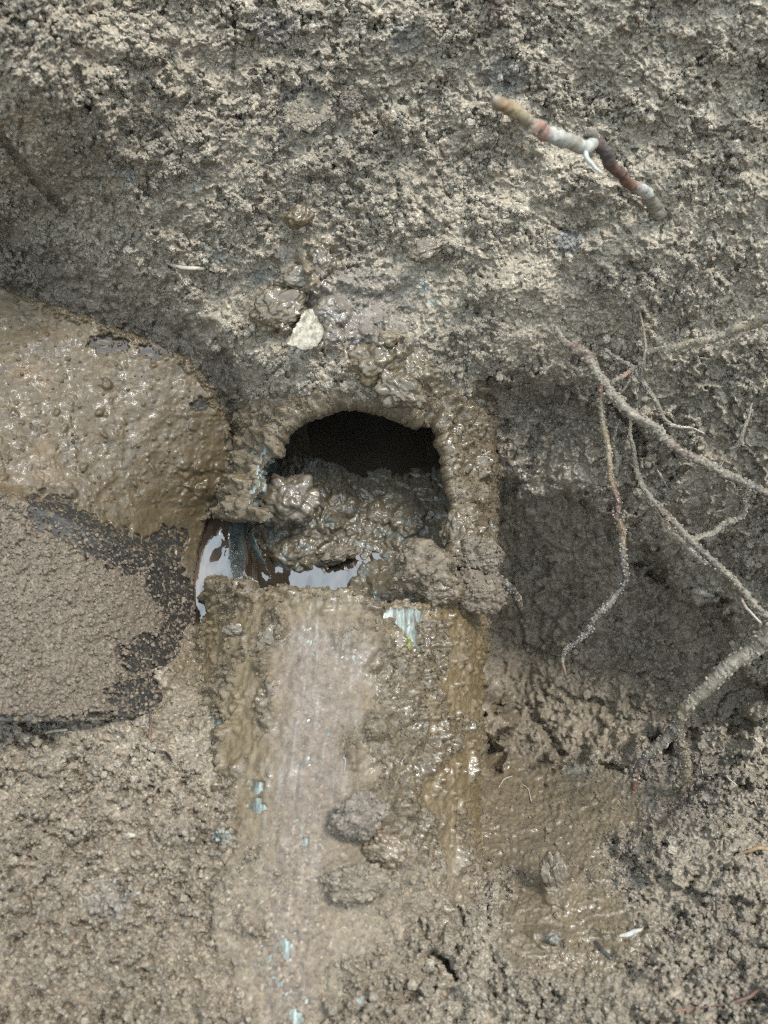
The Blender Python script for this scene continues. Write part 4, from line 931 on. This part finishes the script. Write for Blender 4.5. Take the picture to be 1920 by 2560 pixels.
clod(745, 690, 0, 50, 30, 20, .1, 'low wet lump between the upright lump and the flake', 78, (.2, .165, .115), .85, .1, 'mud_lump', 'mud lump', 'wet lumps of mud', .8)
clod(965, 300, 3, 13, 11, 10, 0, 'small dark brown pebble on the upper soil face', 79, (.20, .15, .10), .3, .1, 'pebble', 'pebble', 'pebbles', .3, ICO3)
clod(532, 2207, 2, 9, 8, 7, 0, 'tiny black pebble at the lower left', 80, (.03, .03, .04), .5, .0, 'pebble', 'pebble', 'pebbles', .3, ICO3)
clod(875, 250, 3, 24, 32, 14, 0, 'dark wet clod with a toothed lower edge on the upper face', 81, (.20, .165, .125), .4, .3)
clod(775, 270, 1, 60, 46, 3, .5, 'flat smeared grey clod on the upper soil face', 82, (.30, .26, .195), .05, .8)
clod(1070, 622, 3, 48, 24, 16, .5, 'flat wet clod right of the middle, above the pipe', 83, (.24, .20, .14), .6, .3)
clod(1395, 2200, 2, 36, 62, 22, .35, 'wet elongated clod in the mud flow at the lower right', 84, (.17, .135, .09), .6, .3)
clod(1385, 2345, 2, 20, 16, 14, 0, 'small rounded wet clod at the bottom of the mud flow', 85, (.2, .18, .14), .6, .1, res=ICO3)
clod(905, 1118, .425, 17, 15, 12, 0, 'small grey stone on the floor deep inside the pipe', 86, (.24, .27, .27), .8, .1, 'pebble', 'pebble', 'pebbles', .7, ICO3)
clod(845, 1385, .378, 42, 22, 26, .25, 'clod of mud rising out of the water inside the pipe', 87, (.2, .16, .11), .6, .3)
clod(720, 1250, .372, 70, 62, 40, 0, 'large knobbly mud clod inside the hole, at its left', 88, (.19, .155, .11), .75, .25)

def slab(name, pts, d, thick, label, cat, seed, col, tilt=(0, 0), mat=None, parent=None, wet=.3, gr=.2, group=None):
    """irregular flat piece with real thickness; pts in photograph pixels"""
    xs = np.arange(min(p[0] for p in pts) - 2, max(p[0] for p in pts) + 4, 2.0); ys = np.arange(min(p[1] for p in pts) - 2, max(p[1] for p in pts) + 4, 2.0)
    A, B = np.meshgrid(xs, ys); sd = sd_poly(A, B, pts) + 2.5 * perlin(A / 8, B / 8, seed)
    dd = d + tilt[0] * (A - A.mean()) / 1e5 + tilt[1] * (B - B.mean()) / 1e5
    re = .0007 * fbm(A / 20, B / 20, seed + 1, 3) + .0004 * bumps(A / 9, B / 9, seed + 2)
    rnd = thick * .5 * (1 - np.sqrt(np.clip(sd / 6, 0, 1)))
    top = P3(A, B, dd - re + rnd); bot = P3(A, B, dd + thick - rnd)
    cl = mixc(np.broadcast_to(col, A.shape + (3,)), np.array(col) * .6, ss(0, .5, fbm(A / 18, B / 18, seed + 3)))
    o = shell(name, top, bot, sd > 0, mat or M_MUD, None, {'Col': cl, 'wet': np.full(A.shape, wet), 'grain': np.full(A.shape, gr)})
    if parent is not None: rebase(o, parent)
    else: to_origin(o); tag(o, label, cat, group)
    return o
gfl = float(gi(G, 775, 820)[0])
slab('stone_flake', [(715, 862), (735, 820), (760, 775), (800, 766), (822, 790), (815, 835), (795, 868), (760, 878)], gfl - .010, .0035, 'pale flat stone flake in wet mud above the pipe', 'stone', 900, (.60, .56, .45), (20, -10), gr=.3, wet=.35)
slab('leaf', [(1470, 812), (1482, 818), (1490, 838), (1478, 836)], float(gi(G, 1480, 825)[0]) - .003, .0006, 'tiny dry curled leaf scrap by the root tangle', 'leaf', 901, (.36, .33, .24), gr=0, wet=.1)
slab('leaf', [(1018, 1590), (1028, 1592), (1030, 1615), (1022, 1628), (1014, 1612)], pd(1022, 1608, 4.5), .0006, 'small yellow green leaf scrap stuck on the pipe', 'leaf', 902, (.30, .36, .07), gr=0, wet=.5)
# torn flakes of the pipe's wall at the left of the hole
for i, (pts, dd, tl) in enumerate((
        (crop1([(365, 300), (400, 290), (440, 318), (432, 345), (400, 350), (410, 375), (370, 360)]), .368, (10, 0)),
        (crop1([(355, 410), (395, 402), (418, 440), (405, 470), (370, 455)]), .372, (10, 5)),
        (crop1([(400, 480), (420, 490), (385, 545), (355, 560), (345, 540), (378, 515)]), .372, (5, 0)),
        (crop1([(350, 565), (420, 580), (455, 600), (440, 625), (385, 610)]), .374, (15, 10)),
        (crop1([(410, 350), (460, 330), (490, 380), (470, 560), (490, 600), (460, 640), (420, 560), (405, 470)]), .392, (60, 0)),
        (crop1([(250, 660), (330, 650), (350, 740), (380, 840), (330, 900), (270, 930), (245, 820)]), .378, (60, -5)),
        (crop1([(330, 700), (365, 700), (400, 790), (425, 850), (400, 850), (360, 800)]), .374, (-30, 0)),
        (crop1([(430, 800), (470, 790), (530, 820), (580, 880), (640, 890), (630, 915), (560, 890), (480, 850), (440, 850)]), .384, (-10, 0)),
        (crop1([(310, 925), (350, 905), (390, 930), (385, 975), (340, 960)]), .351, (0, 0)),
        (crop1([(170, 1000), (180, 960), (210, 900), (250, 930), (340, 925), (350, 960), (320, 1010), (300, 1090), (220, 1090), (190, 1060)]), .357, (20, -30)))):
    slab('pipe_flake', pts, dd, .0022, None, None, 910 + i, (.2, .16, .10) if i == 9 else (.12, .15, .135), tl, M_PIPE if i not in (4, 5, 6, 9) else M_MUD, pipe, wet=.6)

# ------------------------------------------------------------------ loose crumbs scattered over the soil (instanced grains)
def crumbs(name, P, size, cols, label, mat):
    me = bpy.data.meshes.new(name); n = len(P)
    me.vertices.add(n); me.vertices.foreach_set('co', P.astype(np.float32).ravel())
    at = me.attributes.new('size', 'FLOAT', 'POINT'); at.data.foreach_set('value', size.astype(np.float32))
    at = me.attributes.new('Col', 'FLOAT_COLOR', 'POINT'); at.data.foreach_set('color', np.concatenate([cols * ALB, np.ones((n, 1))], 1).astype(np.float32).ravel())
    o = bpy.data.objects.new(name, me); COL.objects.link(o)
    ng = bpy.data.node_groups.new(name, 'GeometryNodeTree')
    ng.interface.new_socket('Geometry', in_out='INPUT', socket_type='NodeSocketGeometry'); ng.interface.new_socket('Geometry', in_out='OUTPUT', socket_type='NodeSocketGeometry')
    N = ng.nodes.new; L = ng.links.new
    gin = N('NodeGroupInput'); gout = N('NodeGroupOutput'); g2i = N('GeometryNodeGeometryToInstance')
    for k in range(5):
        s = N('GeometryNodeMeshIcoSphere'); s.inputs['Radius'].default_value = 1; s.inputs['Subdivisions'].default_value = 3
        sp_ = N('GeometryNodeSetPosition'); pos = N('GeometryNodeInputPosition'); no = N('ShaderNodeTexNoise'); no.noise_dimensions = '4D'
        no.inputs['W'].default_value = k * 3.7; no.inputs['Scale'].default_value = 1.5; no.inputs['Detail'].default_value = 3
        mu = N('ShaderNodeVectorMath'); mu.operation = 'SUBTRACT'; mu.inputs[1].default_value = (.5, .5, .5); L(no.outputs['Color'], mu.inputs[0])
        sc = N('ShaderNodeVectorMath'); sc.operation = 'SCALE'; sc.inputs['Scale'].default_value = 2.2; L(mu.outputs[0], sc.inputs[0])
        L(pos.outputs[0], no.inputs['Vector']); L(s.outputs['Mesh'], sp_.inputs['Geometry']); L(sc.outputs[0], sp_.inputs['Offset']); L(sp_.outputs[0], g2i.inputs[0])
    iop = N('GeometryNodeInstanceOnPoints'); iop.inputs['Pick Instance'].default_value = True
    na = N('GeometryNodeInputNamedAttribute'); na.data_type = 'FLOAT'; na.inputs['Name'].default_value = 'size'
    rv = N('FunctionNodeRandomValue'); rv.data_type = 'FLOAT_VECTOR'; rv.inputs[1].default_value = (6.3, 6.3, 6.3)
    ri = N('FunctionNodeRandomValue'); ri.data_type = 'INT'; ri.inputs[4].default_value = 0; ri.inputs[5].default_value = 4
    sm = N('GeometryNodeSetMaterial'); sm.inputs['Material'].default_value = mat
    L(gin.outputs[0], iop.inputs['Points']); L(g2i.outputs[0], iop.inputs['Instance']); L(na.outputs['Attribute'], iop.inputs['Scale']); L(rv.outputs[0], iop.inputs['Rotation'])
    L(ri.outputs[2], iop.inputs['Instance Index']); L(iop.outputs[0], sm.inputs[0]); L(sm.outputs[0], gout.inputs[0])
    md = o.modifiers.new('crumbs', 'NODES'); md.node_group = ng
    me.materials.append(mat)
    return tag(o, label, kind='stuff')

def crumb_material(name):
    m = bpy.data.materials.new(name); m.use_nodes = True
    n, l = m.node_tree.nodes, m.node_tree.links; b = n['Principled BSDF']
    a = n.new('ShaderNodeAttribute'); a.attribute_type = 'INSTANCER'; a.attribute_name = 'Col'
    tc = n.new('ShaderNodeTexCoord'); no = n.new('ShaderNodeTexNoise'); no.inputs['Scale'].default_value = 3; no.inputs['Detail'].default_value = 4
    l.new(tc.outputs['Object'], no.inputs['Vector'])
    mr = n.new('ShaderNodeMapRange'); mr.inputs['To Min'].default_value = .5; mr.inputs['To Max'].default_value = 1.5; l.new(no.outputs['Fac'], mr.inputs['Value'])
    sc = n.new('ShaderNodeVectorMath'); sc.operation = 'SCALE'; l.new(a.outputs['Color'], sc.inputs[0]); l.new(mr.outputs[0], sc.inputs['Scale']); l.new(sc.outputs[0], b.inputs['Base Color'])
    b.inputs['Roughness'].default_value = .55
    bp = n.new('ShaderNodeBump'); bp.inputs['Distance'].default_value = .00015; bp.inputs['Strength'].default_value = .6; l.new(no.outputs['Fac'], bp.inputs['Height']); l.new(bp.outputs['Normal'], b.inputs['Normal'])
    return m
M_CRUMB = crumb_material('loose_soil')
n = 420000
cx = rng.uniform(-420, 2340, n); cy = rng.uniform(-420, 2980, n)
dm = 1.0 * gi(dry, cx, cy) * (gi(rough, cx, cy) * 1.1 - .1) ** 1.5 * (.25 + .75 * gi(gate, cx, cy)) * (1 - gi(np.clip(m_basin + m_pud, 0, 1), cx, cy)) * (1 - .5 * gi(m_cav, cx, cy))
sel = (rng.random(n) < dm) & ((sd_poly(cx, cy, BL) < -4) | (gi(ov, cx, cy) > .6)) & (gi(keep.astype(float), cx, cy) > .99)
cx = cx[sel]; cy = cy[sel]; n = len(cx)
sz = (.00014 + .0007 * rng.random(n) ** 3.4 + .0015 * rng.random(n) ** 80) * (gi(G, cx, cy) / .33) ** .6
gz = gi(G, cx, cy) - sz * .5
lc = gi(colr[..., 0], cx, cy), gi(colr[..., 1], cx, cy), gi(colr[..., 2], cx, cy)
cb = np.stack(lc, -1) * (.72 + .6 * rng.random((n, 1)) ** 1.5) * np.where((rng.random((n, 1)) < .06) & (sz[:, None] < .0005), 1.5, 1)
odd = (rng.random(n) < .012) & (sz < .0005); cb[odd] = np.array((.38, .2, .12)); odd = (rng.random(n) < .006) & (sz < .0007); cb[odd] = np.array((.05, .05, .055))
m_ = 26000
ai = rng.integers(2, BX.shape[0] - 2, m_); aj = rng.integers(2, BX.shape[1] - 2, m_)
ok = (sb[ai, aj] > 3) & (rng.random(m_) < (.025 * up_[ai, aj] + .8 * below[ai, aj] + .8 * fall[ai, aj]) * np.where(ct[ai, aj] < 0, .25, 1))
ai = ai[ok]; aj = aj[ok]; bs = .00016 + .0007 * rng.random(len(ai)) ** 3
crumbs('blade_crumbs', P3(BX[ai, aj], BY[ai, aj], (bd_ - np.maximum(ct, 0) / 1000)[ai, aj] - bs * .3), bs, bcol[ai, aj] * (.85 + .6 * rng.random((len(ai), 1))), 'loose crumbs on the shovel blade', M_CRUMB)
crumbs('soil_crumbs', P3(cx, cy, gz), sz, np.clip(cb, .02, .7), 'loose crumbs and sand grains over the dug soil', M_CRUMB)
# crumbs clinging to the muddy edge of the pipe
pv = np.argwhere(kc & (np.abs(TT) < 1.7) & (HY > 950) & (HY < 2560) & ((lumpy > .3) | (bd < 30)) & (cleanedge < .2) & (thick > .3))
pick = pv[rng.choice(len(pv), 18000)]
Pp = CO[pick[:, 0], pick[:, 1]] + rng.normal(0, .0003, (len(pick), 3))
crumbs('mud_crumbs', Pp, .00014 + .00075 * rng.random(len(pick)) ** 4, np.clip(cc[pick[:, 0], pick[:, 1]] * (.8 + .6 * rng.random((len(pick), 1))), .02, .6), 'small crumbs clinging to the mud on the pipe', M_CRUMB)
# crumbs on the dry clods
cpt = []; ccl = []
for W_, cl_ in CLODPTS:
    m_ = min(900, len(W_) // 6); a_ = rng.integers(0, len(W_), m_); cpt.append(W_[a_]); ccl.append(cl_[a_] * (.85 + .6 * rng.random((m_, 1))))
cpt = np.concatenate(cpt)
crumbs('clod_crumbs', cpt, .0002 + .0008 * rng.random(len(cpt)) ** 2.5, np.concatenate(ccl), 'loose crumbs on the dry clods of soil', M_CRUMB)
# crumbs stuck to the roots
rp = []; rc = []; rs = []
for Vr, Cr, lu, ra in ROOTPTS:
    if lu < .2: continue
    m_ = int(Vr.shape[0] * 2.3); a_ = rng.integers(0, max(2, int(Vr.shape[0] * .95)), m_); b_ = rng.integers(0, Vr.shape[1], m_)
    rp.append(Vr[a_, b_]); rc.append(np.array(SOILC) * (.8 + .8 * rng.random((m_, 1)))); rs.append(np.minimum(.00015 + .0006 * rng.random(m_) ** 2.2, ra[a_] * .45))
crumbs('root_crumbs', np.concatenate(rp), np.concatenate(rs), np.concatenate(rc), 'crumbs of soil clinging to the roots', M_CRUMB)
open('/tmp/tris','w').write(str(sum(len(o.data.loops) - 2 * len(o.data.polygons) for o in bpy.data.objects if o.type == 'MESH')))
print('tris', sum(len(o.data.loops) - 2 * len(o.data.polygons) for o in bpy.data.objects if o.type == 'MESH'))
